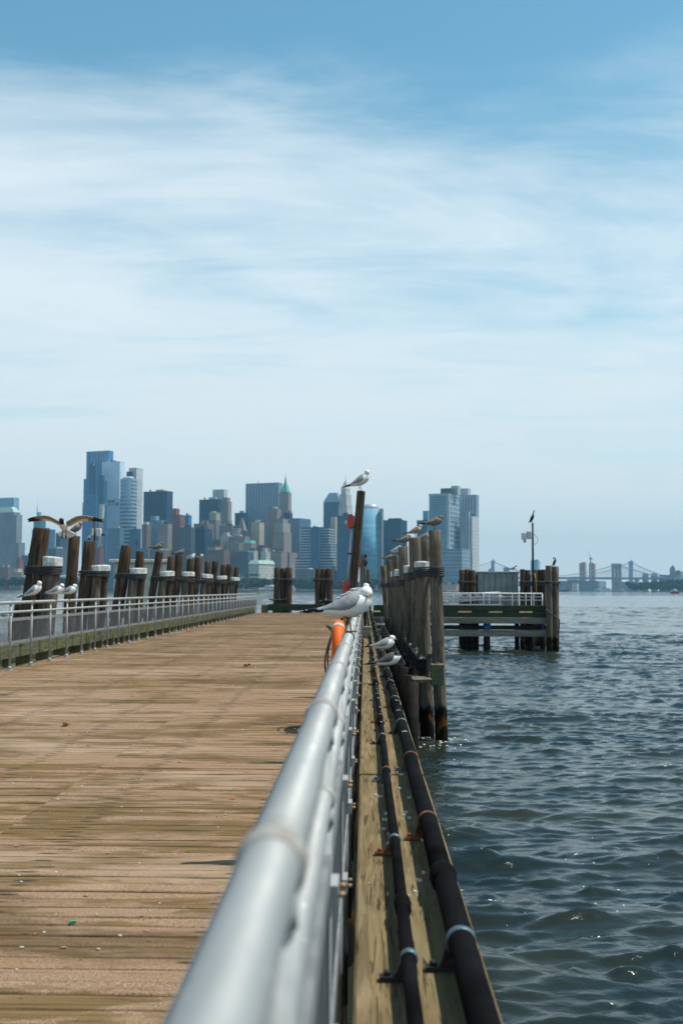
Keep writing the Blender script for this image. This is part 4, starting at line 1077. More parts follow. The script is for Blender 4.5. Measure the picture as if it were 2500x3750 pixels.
    for s_ in (-1, 1):
        rg = []; m = 9
        for i, ((x, z, w, h), lo, hi) in enumerate(zip(ws, lowa, topa)):
            x2, z2 = R_(x, z); out = []; inn = []
            for k in range(m):
                t = math.radians(lo + (hi - lo) * k / (m - 1)); bulge = 1.075 + .03 * math.sin(math.pi * k / (m - 1))
                cc, ss = math.cos(t), math.sin(t)
                px_ = -math.sin(pt) * h * ss; 
                out.append((x2 + px_ * bulge, s_ * w * cc * bulge + (s_ * .002 if i > 5 else 0), z2 + h * ss * bulge * math.cos(pt) + .002))
                inn.append((x2 + px_ * .97, s_ * w * cc * .97, z2 + h * ss * .97 * math.cos(pt)))
            rg.append(out + inn[::-1])
        if s_ < 0: rg = [r[::-1] for r in rg]
        w_ = MB(); w_.loft(rg); wo = w_.build('wing', wing, root)
        # primaries: narrow dark blades crossing over the tail
        for q in range(4):
            bx0, bz0 = R_(-.165 - .012 * q, .140 + .003 * q); bx1, bz1 = R_(-.335 + .028 * q, .132 + .006 * q + (ruffle * rs.uniform(-.02, .05) if ruffle else 0))
            y0, y1 = s_ * (.026 - .003 * q), s_ * (.008 + .006 * q) + (ruffle * rs.uniform(-.03, .03) if ruffle else 0)
            pr = MB(); rr = []
            for t, w, h in ((0, .015, .010), (.35, .017, .009), (.75, .013, .007), (.93, .008, .004), (1, .001, .001)):
                x = bx0 + (bx1 - bx0) * t; y = y0 + (y1 - y0) * t; z = bz0 + (bz1 - bz0) * t
                rr.append([(x, y + w * math.cos(a), z + h * math.sin(a)) for a in [2 * math.pi * k / 6 for k in range(6)]])
            pr.loft(rr); pf = pr.build('primary_feather', tip, wo)
            if kind == 'adult' and q < 3:
                ti = MB(); x, y, z = bx0 + (bx1 - bx0) * .93, y0 + (y1 - y0) * .93, bz0 + (bz1 - bz0) * .93
                ti.ball((x, y, z + .001), .0062, 6, 4, sc=(1.3, 1, .5)); ti.build('feather_tip', 'feather_white', pf)
        # coverts: overlapping rows of feathers so the wing is not one smooth shell
        for q in range(16 if ruffle else 0):
            row, c = divmod(q, 4); t = math.radians((12, 36, 60, 82)[row] + rs.uniform(-4, 4)); x = .035 - .048 * c - .012 * (row % 2)
            i = min(range(len(ws)), key=lambda j: abs(ws[j][0] - x)); (xx, z, w, h) = ws[i]; x2, z2 = R_(x, z + (0.02 * 0))
            lift = ruffle * rs.uniform(.0, .030); L2 = .060; fe = MB(); rr = []
            for u, wd in ((0, .010), (.5, .014), (.85, .010), (1, .003)):
                xq, zq = R_(x - L2 * u, z - .30 * L2 * u * .9); ww = w * 1.10 * (1 - .28 * u); hh = h * 1.10 * (1 - .28 * u)
                c0 = (xq - math.sin(pt) * hh * math.sin(t), s_ * ww * math.cos(t), zq + hh * math.sin(t) + (.004 if ruffle else -.0015 + .0035 * u) + lift * u)
                tv = (0, -s_ * math.sin(t), math.cos(t)); nv = (0, s_ * math.cos(t), math.sin(t))
                rr.append([(c0[0], c0[1] + tv[1] * wd * math.cos(a) + nv[1] * .0022 * math.sin(a), c0[2] + tv[2] * wd * math.cos(a) + nv[2] * .0022 * math.sin(a)) for a in [2 * math.pi * k / 6 for k in range(6)]])
            fe.loft(rr); fe.build('covert_feather', wing if not (ruffle and row == 3) else 'feather_white', wo)
    if not sit:
        for s_ in (-1, 1):
            lx = s_ * .017; lg = MB(); lg.tube([(lx - .005, s_ * .026, .118), (lx - .008, s_ * .025, .085), (lx, s_ * .024, .048), (lx + .004, s_ * .024, .010), (lx + .006, s_ * .024, .004)], [.010, .0058, .0048, .0052, .006], 8); lo_ = lg.build('leg', leg, root)
            ft = MB()
            for a in (-.5, 0, .5): ft.tube([(.004, s_ * .024, .006), (.03 * math.cos(a), s_ * .024 + .03 * math.sin(a), .006), (.050 * math.cos(a), s_ * .024 + .050 * math.sin(a), .003)], [.0048, .004, .002], 6)
            c = [(.006, s_ * .024)] + [(.046 * math.cos(a), s_ * .024 + .046 * math.sin(a)) for a in (-.5, 0, .5)]
            ft.prism(c, .001, .004); ft.build('foot', leg, lo_, (lx, 0, 0))
    return root
GR = 'gulls on the pier'
gull('white and grey gull standing on the foreground railing, looking at the camera', (-.088, 6.32, Z_TOP + R_TOP + .0006), 4, .80, 'adult', head=-80, neck=.002, seed=1, group=GR)
gull('ruffled gull on the railing right behind the nearest gull', (-.088, 9.9, Z_TOP + R_TOP + .0006), 8, .86, 'adult', head=-25, neck=-.004, pitch=4, ruffle=1, seed=2, group=GR)
gull('third gull on the railing, only its white head and ruffled back showing', (-.088, 15.8, Z_TOP + R_TOP + .0006), 5, .92, 'adult', head=-50, neck=.03, pitch=8, ruffle=1, seed=3, group=GR)
gull('gull perched on top of the tall leaning alarm pole', (POLE_TOP.x - .02, POLE_TOP.y, POLE_TOP.z + .001), 2, 1.30, 'adult', head=-70, neck=.036, pitch=14, seed=4, group=GR)
gull('grey-backed gull facing right on the thick pipe', (.275, 17.2, .352 + .035 + .079), 3, .98, 'adult', head=0, neck=.008, seed=5, group=GR)
gull('dark-backed hooded gull with tucked head on the thick pipe', (.275, 13.7, .352 + .035 + .079), 6, .88, 'hooded', head=150, neck=-.012, pitch=3, tuck=True, seed=6, group=GR)
def ptop(k, i=0): t = TOPS[k][i][1]; return (t[0], t[1], t[2] + .014)
def off(p_, dx=0, dy=0, dz=0): return (p_[0] + dx, p_[1] + dy, p_[2] + dz)
gull('dark brown young gull facing right on the nearest tall right pile', off(ptop('A'), -.01, 0), -4, 1.15, 'brown', head=0, neck=.010, seed=7, group=GR)
gull('pale streaky gull on the thick pile behind the nearest right pair', off(ptop('C'), .02, 0), 12, 1.10, 'streaky', head=-30, neck=.012, pitch=8, seed=8, group=GR)
gull('brown gull half hidden behind the thick right pile', off(ptop('D'), .02, 0), 0, 1.25, 'brown', head=10, neck=.0, seed=9, group=GR)
gull('brown gull head showing between the two nearest right pile tops', off(ptop('C', 1), -.02, 0), 10, 1.1, 'streaky', head=20, neck=-.01, sit=True, seed=10, group=GR)
gull('small white gull with grey wings on the fourth right pile', off(ptop('E'), .0, 0), 14, 1.2, 'adult', head=20, neck=.0, pitch=6, seed=11, group=GR)
gull('brown gull lying on top of the fifth right pile', off(ptop('F'), .0, 0), 0, 1.25, 'brown', head=150, neck=-.03, sit=True, seed=12, group=GR)
for (px_, lab, hd_, nk, pi_, sd_, ry) in ((122, 'leftmost of three gulls on the far left railing, neck upright', -60, .035, 16, 13, 0), (204, 'middle gull of three on the far left railing', -40, .010, 4, 14, 0), (252, 'rightmost of three gulls on the far left railing, head facing right', -8, .004, 4, 15, 0)):
    d_ = ray(px_, 2194); t_ = -6.12 / d_.x; gull(lab, (-6.12, d_.y * t_, Z_TOP + R_TOP + .0006), 4, 1.02, 'adult', head=hd_, neck=nk, pitch=pi_, seed=sd_, group=GR)
gull('brown young gull on the upright left pile behind the flying gull', off(ptop('b'), .0, 0), 8, 1.05, 'brown', head=-40, neck=.012, pitch=16, seed=16, group=GR)
gull('brown gull on the narrow rusty-topped left pile', off(ptop('e'), -.06, 0), 2, 1.1, 'brown', head=-30, neck=.010, seed=17, group=GR)
gull('gull lying low on the left pile right of the kiosk roof', off(ptop('f'), .0, 0), 4, 1.1, 'brown', head=-30, neck=.0, sit=True, seed=18, group=GR)
gull('white-headed gull behind the pile right of the kiosk roof', off(ptop('f', 3), .02, 0), 0, 1.0, 'adult', head=0, neck=.01, sit=True, seed=19, group=GR)
gull('small dark gull sitting on the third pile from the end of the left row', off(ptop('g'), .04, 0), 0, 1.0, 'hooded', head=0, neck=.01, sit=True, seed=20, group=GR)
p = at_y(1880, 2091, 76.4); gull('dark-winged gull standing on the grey shed roof', (p.x, 76.6, p.z + .03), 5, 1.35, 'hooded', head=0, neck=.03, sit=True, seed=21, group=GR)

def flying_gull():
    c = at_y(234, 1925, 16.0); root = thing('flying_gull', 'black-headed gull in flight with wings spread above the left railing', 'gull', c, 0, GR)
    # local frame: faces the camera (-Y), body hangs slightly down towards the tail
    st = [(.16, -.075, .010, .006), (.10, -.055, .030, .022), (.05, -.035, .046, .042), (0, -.010, .052, .052), (-.05, .015, .049, .052), (-.085, .038, .038, .040), (-.105, .058, .032, .034), (-.125, .066, .033, .034), (-.148, .066, .028, .028), (-.162, .063, .012, .012)]
    R = []; n = 14
    for i, (y, z, w, h) in enumerate(st):
        a, b = st[max(i - 1, 0)], st[min(i + 1, len(st) - 1)]; ty, tz = b[0] - a[0], b[1] - a[1]; l = math.hypot(ty, tz); ty /= l; tz /= l
        R.append([(w * math.cos(t), y - tz * h * math.sin(t), z + ty * h * math.sin(t)) for t in [2 * math.pi * k / n for k in range(n)]])
    mb = MB(); mb.loft(R); o = mb.build('body', ['feather_white', 'feather_black'], root)
    for p_ in o.data.polygons:
        if np.mean([o.data.vertices[v].co.y for v in p_.vertices]) < -.108: p_.material_index = 1
    mb = MB(); mb.tube([(-.008, -.155, .060), (-.022, -.18, .050), (-.034, -.198, .036)], [.009, .006, .002], 8); mb.build('bill', 'bill_dark', root)
    for s_ in (-1, 1):
        e = MB(); e.ball((s_ * .024, -.146, .075), .005, 8, 6); e.build('eye', 'eye_dark', root)
        # wing: span stations (x, y lead, z, chord)
        stn = [(.035, -.05, .045, .150), (.10, -.055, .082, .155), (.18, -.06, .122, .145), (.245, -.055, .134, .130), (.32, -.04, .130, .112), (.40, -.015, .116, .085), (.46, .015, .100, .052), (.51, .05, .083, .014)]
        def ringw(x, y, z, ch):
            droop = .40
            prof = [(0, 0, .0), (.12, .010, .006), (.4, .012, .004), (.75, .006, .0), (1, .001, -.001), (.75, -.002, -.001), (.4, -.006, -.004), (.12, -.008, -.005)]
            return [(s_ * x, y + ch * u * math.cos(droop), z - ch * u * math.sin(droop) + t_) for (u, t_, _) in prof]
        mats = ['feather_buff', 'feather_black']
        w_ = MB(); rg = [ringw(*q) for q in stn[:6]]; rg2 = [ringw(*q) for q in stn[5:]]
        if s_ < 0: rg = [r[::-1] for r in rg]; rg2 = [r[::-1] for r in rg2]
        w_.loft(rg); wo = w_.build('wing', 'feather_buff', root)
        w_ = MB(); w_.loft(rg2); w_.build('wing_tip', 'feather_black', wo)
        for q in range(20):                                   # flight feathers along the rear edge
            f = q / 19; x = .05 + .42 * f
            j = max(i for i in range(len(stn) - 1) if stn[i][0] <= x); a, b = stn[j], stn[j + 1]; t = (x - a[0]) / (b[0] - a[0])
            y, z, ch = [a[k] + (b[k] - a[k]) * t for k in (1, 2, 3)]; out = .02 + .30 * max(0, f - .45); L2 = .05 + .035 * f; dr = .40
            p0 = Vector((s_ * x, y + ch * .78 * math.cos(dr), z - ch * .78 * math.sin(dr))); d_ = Vector((s_ * out * 3, math.cos(dr), -math.sin(dr))).normalized(); sd = Vector((1, 0, 0))
            fe = MB(); rr = [[p0 + d_ * (L2 * u) + sd * (wd * math.cos(an)) + Vector((0, .4, 1)).normalized() * (.002 * math.sin(an)) for an in [2 * math.pi * k / 6 for k in range(6)]] for (u, wd) in ((0, .016), (.6, .017), (.9, .011), (1, .003))]
            fe.loft(rr); fe.build('flight_feather', 'feather_black' if f > .72 else ('feather_white' if f < .6 else 'feather_buff'), wo)
        lg = MB(); lg.tube([(s_ * .022, .03, -.06), (s_ * .024, .04, -.105), (s_ * .026, .03, -.125)], [.007, .005, .006], 8); lo_ = lg.build('leg', 'leg_dark', root)
        lg = MB(); lg.loft([[(s_ * .026 + w * math.cos(a), .03 + .006 * math.sin(a), z) for a in [2 * math.pi * k / 6 for k in range(6)]] for (w, z) in ((.006, -.122), (.012, -.145), (.014, -.168), (.004, -.176))]); lg.build('foot', 'leg_dark', lo_)
    for q in range(11):                                       # fanned tail
        a = (q / 10 - .5) * 1.75; d_ = Vector((math.sin(a), .42, -math.cos(a) * .72)).normalized(); p0 = Vector((math.sin(a) * .03, .11, -.055)); sd = Vector((math.cos(a), 0, math.sin(a)))
        fe = MB(); fe.loft([[p0 + d_ * (.125 * u) + sd * (wd * math.cos(an)) + Vector((0, 1, 0)) * (.002 * math.sin(an)) for an in [2 * math.pi * k / 6 for k in range(6)]] for (u, wd) in ((0, .008), (.55, .014), (.9, .014), (1, .009))]); fe.build('tail_feather', 'feather_white', root)
flying_gull()

def cormorant(label, loc, heading, s, stretch=True):
    root = thing('cormorant', label, 'cormorant', loc, math.radians(heading), 'black cormorants on the dock head'); root.scale = (s,) * 3
    st = [(-.20, -.02, .02, .006), (-.15, .04, .035, .012), (-.11, .10, .055, .045), (-.06, .18, .075, .068), (-.02, .27, .078, .075), (.01, .35, .058, .058), (.02, .41, .034, .036)]
    if stretch: st += [(.035, .46, .025, .027), (.05, .51, .022, .024), (.05, .555, .023, .024), (.068, .585, .026, .024), (.095, .592, .022, .019), (.12, .590, .010, .009)]
    else: st += [(.01, .45, .028, .030), (-.03, .48, .027, .027), (-.075, .478, .026, .026), (-.10, .45, .026, .024), (-.105, .42, .018, .018), (-.10, .40, .008, .008)]
    mb = MB(); mb.loft(rings_of(st, 12)); mb.build('body', 'feather_black', root)
    a = st[-1]; mb = MB()
    if stretch: mb.tube([(.115, 0, .59), (.165, 0, .585), (.18, 0, .573)], [.007, .005, .002], 6)
    else: mb.tube([(-.10, 0, .405), (-.085, 0, .36)], [.007, .003], 6)
    mb.build('bill', 'bill_yellow' if stretch else 'bill_dark', root)
    for s_ in (-1, 1):
        mb = MB(); mb.loft([[(x, s_ * (y + .012 * math.cos(t)), z + w * math.sin(t)) for t in [2 * math.pi * k / 8 for k in range(8)]] for (x, y, z, w) in ((.0, .07, .33, .03), (-.04, .078, .24, .06), (-.10, .06, .15, .045), (-.16, .035, .06, .012))]); mb.build('wing', 'feather_black', root)
        mb = MB(); mb.tube([(-.04, s_ * .035, .13), (-.02, s_ * .035, .05), (-.02, s_ * .035, .006)], [.016, .012, .012], 6); mb.prism([(-.03, s_ * .035 - .02), (.05, s_ * .035 - .03), (.06, s_ * .035), (.05, s_ * .035 + .03), (-.03, s_ * .035 + .02)], .0, .008); mb.build('leg', 'leg_dark', root)
t = at_y(1949, 1917, 73.4); cormorant('black cormorant upright on top of the lamp mast', (t.x, 73.4, t.z), 0, 1.33, True)
cormorant('black cormorant preening on the tall corner pile of the dock head', off(ptop('K', 1), 0, 0, 0), 0, 1.05, False)

# ------------------------------------------------------------------ far shore
GZ = WZ + 1.2
def shore(name, pts, label):
    mb = MB(); mb.prism(pts, WZ - .5, GZ); tag(mb.build(name, 'land'), None, kind='structure')
shore('manhattan_shore', [(-2600, 2950), (-690, 2900), (-330, 2472), (170, 2470), (245, 2560), (330, 2800), (330, 5200), (-2600, 5200)], '')
shore('brooklyn_shore', [(380, 4300), (780, 3900), (1050, 3300), (2600, 3200), (2600, 6500), (335, 6500), (335, 5250)], '')
mb = MB(); mb.tube([(-690, 2899, GZ - .2), (-330, 2471, GZ - .2), (170, 2469, GZ - .2), (245, 2559, GZ - .2)], 1.6, 6, smooth=False); tag(mb.build('seawall', 'seawall_stone'), 'low stone seawall along the park shore', 'wall')

def tree_mass(name, label, specs, mat, seed, leaf=2.4):
    r = np.random.default_rng(seed); V = []; F = []; k = 0
    for (x, y, h, w) in specs:
        n = int(170 * (h / 14))
        for j in range(4):                                    # lobes per crown
            lx, ly, lz = x + r.normal(0, w * .32), y + r.normal(0, w * .3), GZ + h * r.uniform(.42, .78); lr = w * r.uniform(.30, .5)
            u = r.normal(size=(n // 4, 3)); u /= np.linalg.norm(u, axis=1)[:, None]; rad = lr * r.uniform(.55, 1.05, (n // 4, 1))
            P = u * rad * np.array([1, 1, .8]) + np.array([lx, ly, lz])
            for p_ in P:
                a = r.normal(size=3); a /= np.linalg.norm(a); b = np.cross(a, r.normal(size=3)); b /= np.linalg.norm(b); s_ = leaf * r.uniform(.5, 1)
                c = np.cross(a, b); V += [tuple(p_ + a * s_), tuple(p_ + b * s_ * .9), tuple(p_ - a * s_), tuple(p_ - b * s_ * .8 + c * s_ * .3)]; F.append((k, k + 1, k + 2, k + 3)); k += 4
    mb = MB(); mb.add(V, F); mb2 = mb
    for (x, y, h, w) in specs: mb2.tube([(x, y, GZ - .5), (x + .3, y, GZ + h * .55)], [.5, .3], 5, 1)
    tag(mb2.build(name, [mat, 'trunk']), label, None, kind='stuff')
def line_trees(pxa, pxb, n, Ya, Yb, hmin, hmax, sd):
    r = random.Random(sd); L = []
    for i in range(n):
        f = (i + r.random()) / n; Y = Ya + (Yb - Ya) * f + r.uniform(6, 24); x = at_y(pxa + (pxb - pxa) * f, 2150, Y).x; L.append((x, Y, r.uniform(hmin, hmax), r.uniform(11, 17)))
    return L
tree_mass('park_trees', 'green park trees along the waterfront below the towers', line_trees(850, 1420, 60, 2478, 2478, 17, 27, 1) + line_trees(860, 1300, 26, 2486, 2486, 22, 30, 9), 'leaf_green', 2)
tree_mass('park_trees', 'dark trees along the far left waterfront', line_trees(-60, 265, 44, 2905, 2905, 20, 34, 3) + line_trees(265, 700, 44, 2880, 2620, 20, 32, 11), 'leaf_dark', 4)
tree_mass('park_trees', 'hazy trees along the right far shore beyond the bridge', line_trees(2300, 2560, 34, 3420, 3330, 20, 34, 5) + line_trees(2380, 2560, 16, 3500, 3400, 30, 40, 6), 'leaf_dark', 7, 3.0)

# buildings: pixel columns give directions; the distance is the block's place on the map
def tier_mesh(x0, xc, x1, ytop, D, z0, mat, ang=24, depth=32):
    """box with its front corner at pixel column xc; the left face runs back to x0, the right face to x1"""
    C = at_y(xc, ytop, D); zt = C.z
    if xc >= x1 - 1:
        A = at_y(x0, ytop, D); w = C.x - A.x; return (A.x, D, 0.0, [(0, 0), (w, 0), (w, depth), (0, depth)], zt)
    th = math.radians(ang); s_ = D / FPX
    w1 = max(6, (xc - x0) * s_ / math.cos(th)); w2 = (x1 - xc) * s_ / math.sin(th)
    return (C.x, D, -th, [(-w1, 0), (0, 0), (0, w2), (-w1, w2)], zt)
BROOT = {}
def bld(name, label, D, tiers, cat='building', extras=None):
    """tiers from the bottom up: (x0, xc, x1, ytop, material[, part name, start z of previous])"""
    x0, xc, x1, yt, mat = tiers[0][:5]
    ox, oy, rz, poly, zt = tier_mesh(x0, xc, x1, yt, D, GZ, mat)
    root = thing(name, label, cat, (ox, oy, GZ), 0, None); zprev = 0.0; info = []
    for i, T in enumerate(tiers):
        x0, xc, x1, yt, mat = T[:5]; nm = T[5] if len(T) > 5 else ('tower_body' if i == 0 else 'setback')
        dd = T[6] if len(T) > 6 else 2.5 * i
        bx, by, rz, poly, zt = tier_mesh(x0, xc, x1, yt, D + dd, 0, mat); h = zt - GZ
        z0 = zprev - .5 if i and not (len(T) > 7 and T[7]) else 0.0
        mb = MB(); mb.prism(poly, z0, h); mb.box(min(q[0] for q in poly) - .25, max(q[0] for q in poly) + .25, min(q[1] for q in poly) - .25, max(q[1] for q in poly) + .25, h - 1.2, h + .9)
        o = mb.build(nm, mat, root, (bx - ox, by - oy, 0), (0, 0, rz)); info.append((o, poly, h)); zprev = h
    if extras: extras(root, info)
    # roof clutter on the top tier
    o, poly, h = info[-1]; xs = [q[0] for q in poly]; ys = [q[1] for q in poly]; w = max(xs) - min(xs); d = max(ys) - min(ys)
    if not extras and w > 14:
        rr = random.Random(name + label); mb = MB(); a = rr.uniform(.15, .5); b = a + rr.uniform(.2, .4)
        mb.box(min(xs) + w * a, min(xs) + w * b, min(ys) + d * .3, min(ys) + d * .8, h + .5, h + rr.uniform(4, 7)); mb.build('penthouse', 'pale_steel' if rr.random() < .4 else 'dark_metal', o)
        for q in range(rr.randint(1, 3)):
            x, y = min(xs) + w * rr.uniform(.08, .9), min(ys) + d * rr.uniform(.1, .5); mb = MB()
            if rr.random() < .5: mb.box(x - 2, x + 2.5, y - 2, y + 2, h + .5, h + rr.uniform(2.5, 4.5)); mb.build('roof_plant', 'pale_steel' if rr.random() < .6 else 'dark_metal', o)
            else: mb.tube([(x, y, h + .5), (x, y, h + 2.2), (x, y, h + 2.3), (x, y, h + 6), (x, y, h + 7.5)], [.5, .5, 2.0, 2.0, .2], 8, smooth=False); mb.build('water_tank', 'trunk', o)
    return root
def absorb(src, dst, nm):                                  # a bay or strip that belongs to another tower becomes its part
    d = Vector(src.location) - Vector(dst.location)
    for ch in list(src.children): ch.parent = dst; ch.location = Vector(ch.location) + d; ch.name = nm
    bpy.data.objects.remove(src)
def fins(n, mat, wid, out, right=False, nm='column'):
    def f(root, info):
        o, poly, h = info[0]; xs = [q[0] for q in poly]; ys = [q[1] for q in poly]
        for i in range(n + 1):
            x = min(xs) + (max(xs) - min(xs)) * i / n; mb = MB(); mb.box(x - wid / 2, x + wid / 2, min(ys) - out, min(ys) - .02, 0, h); mb.build(nm, mat, o)
        if right:
            for i in range(1, right + 1):
                y = min(ys) + (max(ys) - min(ys)) * i / right; mb = MB(); mb.box(max(xs) + .02, max(xs) + out, y - wid / 2, y + wid / 2, 0, h); mb.build(nm, mat, o)
    return f
def bands(step, thick, mat, idx=None):
    def f(root, info):
        zlo = 4.0
        for j, (o, poly, h) in enumerate(info):
            if idx is None or j in idx:
                xs = [q[0] for q in poly]; ys = [q[1] for q in poly]; z = zlo
                while z < h - 1:
                    mb = MB(); mb.box(min(xs) - .4, max(xs) + .4, min(ys) - .4, max(ys) + .4, z, z + thick); mb.build('spandrel_band', mat, o); z += step
            zlo = h + 1
    return f
def pyramid(base_idx, apex_y, mat, ridge=0.0, spire=None, over=.5, mid=None):
    def f(root, info):
        o, poly, h = info[base_idx]; xs = [q[0] for q in poly]; ys = [q[1] for q in poly]; cx, cy = (min(xs) + max(xs)) / 2, (min(ys) + max(ys)) / 2
        z1 = at_y(1250, apex_y, root.location.y).z - GZ; mb = MB(); hw, hd = (max(xs) - min(xs)) / 2 + over, (max(ys) - min(ys)) / 2 + over
        R = [[(cx - hw * a, cy - hd * b, z), (cx + hw * a, cy - hd * b, z), (cx + hw * a, cy + hd * b, z), (cx - hw * a, cy + hd * b, z)] for (a, b, z) in [(1, 1, h + .4)] + ([(mid[0], mid[0], h + (z1 - h) * mid[1])] if mid else []) + [(max(ridge, .02), max(ridge, .02), z1)]]
        mb.loft(R, smooth=False); q = mb.build('roof', mat, o)
        if spire:
            z2 = at_y(1250, spire, root.location.y).z - GZ; mb = MB(); mb.tube([(cx, cy, z1 - 1), (cx, cy, z1 + (z2 - z1) * .35), (cx, cy, z2)], [2.4, 1.6, .25] if mat == 'roof_copper' else [1.2, .6, .15], 8); mb.build('spire', mat, q)
    return f
def multi(*fs):
    def f(root, info):
        for q in fs: q(root, info)
    return f
def antenna(px_, y0, y1, mat='pale_steel', r=1.2):
    def f(root, info):
        D = root.location.y; p0 = at_y(px_, y0, D); p1 = at_y(px_, y1, D); mb = MB(); dx = p0.x - root.location.x
        mb.tube([(dx, 14, p0.z - GZ - 2), (dx, 14, p0.z - GZ + (p1.z - p0.z) * .55), (dx, 14, p0.z - GZ + (p1.z - p0.z) * .56), (dx, 14, p1.z - GZ)], [r, r * .8, r * .35, r * .15], 6); mb.build('antenna', mat, root)
    return f
T_ = 'skyscraper'
# far left
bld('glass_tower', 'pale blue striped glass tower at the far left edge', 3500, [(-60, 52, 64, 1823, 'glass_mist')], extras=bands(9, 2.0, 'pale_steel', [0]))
bld('stone_tower', 'stepped grey stone tower with a pale green dome at the far left edge', 3150, [(-90, 70, 84, 1988, 'stone_grid'), (-60, 62, 75, 1886, 'stone_grid'), (-25, 52, 66, 1876, 'stone_grid')], extras=pyramid(2, 1858, 'roof_pale_green', .55))
bld('spire_tower', 'slender tower with a tall antenna behind the flying gull', 4200, [(120, 150, 162, 1906, 'glass_blue_dark'), (134, 145, 150, 1876, 'glass_mist')], extras=antenna(133, 1905, 1811, 'pale_steel', 2.2))
bld('slab_tower', 'blue slab behind the thick leaning pile', 3300, [(109, 182, 196, 1939, 'glass_blue_dark')])
bld('slab_tower', 'navy slab right of the flying gull', 3250, [(203, 222, 232, 1952, 'glass_navy')])
bld('slab_tower', 'grey slab between the two left piles', 3200, [(226, 258, 272, 1950, 'stone_grey')])
bld('low_block', 'low dark block with a brown roofline by the left shore', 3050, [(76, 110, 130, 2035, 'stone_dark')])
bld('low_block', 'low red brick block by the left shore trees', 3000, [(60, 72, 82, 2052, 'brick_red'), (64, 70, 78, 2042, 'brick_red')])
bld('low_block', 'dark grey block behind the white-capped left pile', 3080, [(168, 205, 232, 2010, 'stone_dark')])
bld('low_block', 'row of pale low houses above the left shore trees', 2980, [(36, 80, 98, 2096, 'stone_beige'), (50, 66, 76, 2084, 'stone_white')])
bld('low_block', 'long brown block at the foot of the left towers', 3010, [(-20, 30, 52, 2078, 'brick_brown')])
bld('low_block', 'pale low block behind the left piles', 2960, [(98, 180, 260, 2112, 'stone_grey')])
# tall group left of centre
def crown_slats(root, info):
    o, poly, h = info[-1]; xs = [q[0] for q in poly]; ys = [q[1] for q in poly]
    for i in range(7):
        x = min(xs) + (max(xs) - min(xs)) * (.25 + .72 * i / 6); mb = MB(); mb.box(x - 1.2, x + 1.2, min(ys) - .6, min(ys) - .02, h - 26, h - 1); mb.build('crown_slat', 'pale_steel', o)
tallest = bld('glass_tower', 'tallest blue glass tower with a slatted crown', 2950, [(291, 395, 412, 1840, 'glass_blue'), (296, 395, 411, 1752, 'glass_blue'), (307, 400, 411, 1651, 'glass_blue', 'tower_top')], extras=crown_slats)
absorb(bld('glass_tower', 'dark blue recessed slab on the face of the tallest tower', 2900, [(312, 355, 358, 1810, 'glass_blue'), (324, 352, 357, 1706, 'glass_blue_dark', 'setback', 8)]), tallest, 'face_bay')
bld('glass_tower', 'dark stepped slab in front of the tallest tower', 2860, [(357, 380, 389, 1760, 'glass_blue_dark'), (360, 376, 382, 1741, 'glass_blue_dark')])
bld('glass_tower', 'pale mirror-glass tower right of the tallest tower', 2925, [(366, 440, 453, 1690, 'glass_pale')])
bld('white_tower', 'white tower with blue window strips below the pale glass tower', 2820, [(362, 376, 382, 1848, 'stone_white'), (376, 424, 432, 1841, 'fin_white')])
def round_tower(label, xl, xr, ytop, D, mat, crown=None, bandm=None, step=7.8):
    a, b = at_y(xl, ytop, D), at_y(xr, ytop, D); r = (b.x - a.x) / 2; root = thing('round_tower', label, 'building', ((a.x + b.x) / 2, D + r, GZ)); h = a.z - GZ
    mb = MB(); n = 28; mb.prism([(r * math.cos(2 * math.pi * k / n), r * .8 * math.sin(2 * math.pi * k / n)) for k in range(n)], 0, h); o = mb.build('tower_body', mat, root)
    for p_ in o.data.polygons: p_.use_smooth = abs(p_.normal.z) < .5
    if bandm:
        z = 6
        while z < h - 2: mb = MB(); mb.prism([((r + .5) * math.cos(2 * math.pi * k / n), (r * .8 + .5) * math.sin(2 * math.pi * k / n)) for k in range(n)], z, z + step * .42); mb.build('spandrel_band', bandm, o); z += step
    if crown:
        z1 = at_y(xl, crown, D).z - GZ; mb = MB(); mb.loft([[(q * r * math.cos(2 * math.pi * k / n), q * .8 * r * math.sin(2 * math.pi * k / n), z) for k in range(n)] for (q, z) in ((.72, h), (.72, h + (z1 - h) * .5), (.55, z1), (.3, z1 + 1))], smooth=False); mb.build('crown', 'pale_steel', o)
    return root
round_tower('rounded tower with pale floor bands below the tallest tower', 436, 497, 1752, 2800, 'glass_blue_dark', 1744, 'pale_steel', 9.0)
bld('white_tower', 'pale slender tower behind the rounded banded tower', 2900, [(470, 500, 517, 1714, 'plain_pale'), (462, 480, 486, 1728, 'glass_navy', 'side_slab', -3, True)])
bld('black_slab', 'dark navy slab left of the red brick tower', 2850, [(518, 612, 628, 1799, 'glass_navy')], extras=None)
bld('glass_block', 'blue striped block behind the camera mast', 2700, [(388, 440, 450, 1935, 'stripe_blue')])
bld('glass_block', 'small dark blue block right of the striped block', 2690, [(471, 500, 512, 1938, 'glass_blue_dark')])
bld('brick_block', 'red brick block with white trim behind the leaning left pile', 2680, [(519, 538, 549, 1922, 'brick_brown'), (524, 536, 545, 1912, 'stone_white')])
bld('glass_block', 'grey-blue block in front of the dark navy slab', 2720, [(547, 592, 603, 1906, 'slab_grid'), (550, 570, 580, 1890, 'slab_grid')])
bld('brick_block', 'pinkish grey block below the dark navy slab', 2640, [(576, 615, 627, 1920, 'stone_warm')])
bld('brick_tower', 'red brick stepped tower right of the dark navy slab', 2800, [(627, 660, 673, 1886, 'brick_red'), (631, 646, 655, 1863, 'brick_red')])
bld('glass_block', 'small blue tower beside the red brick tower', 2950, [(672, 692, 700, 1888, 'glass_blue')])
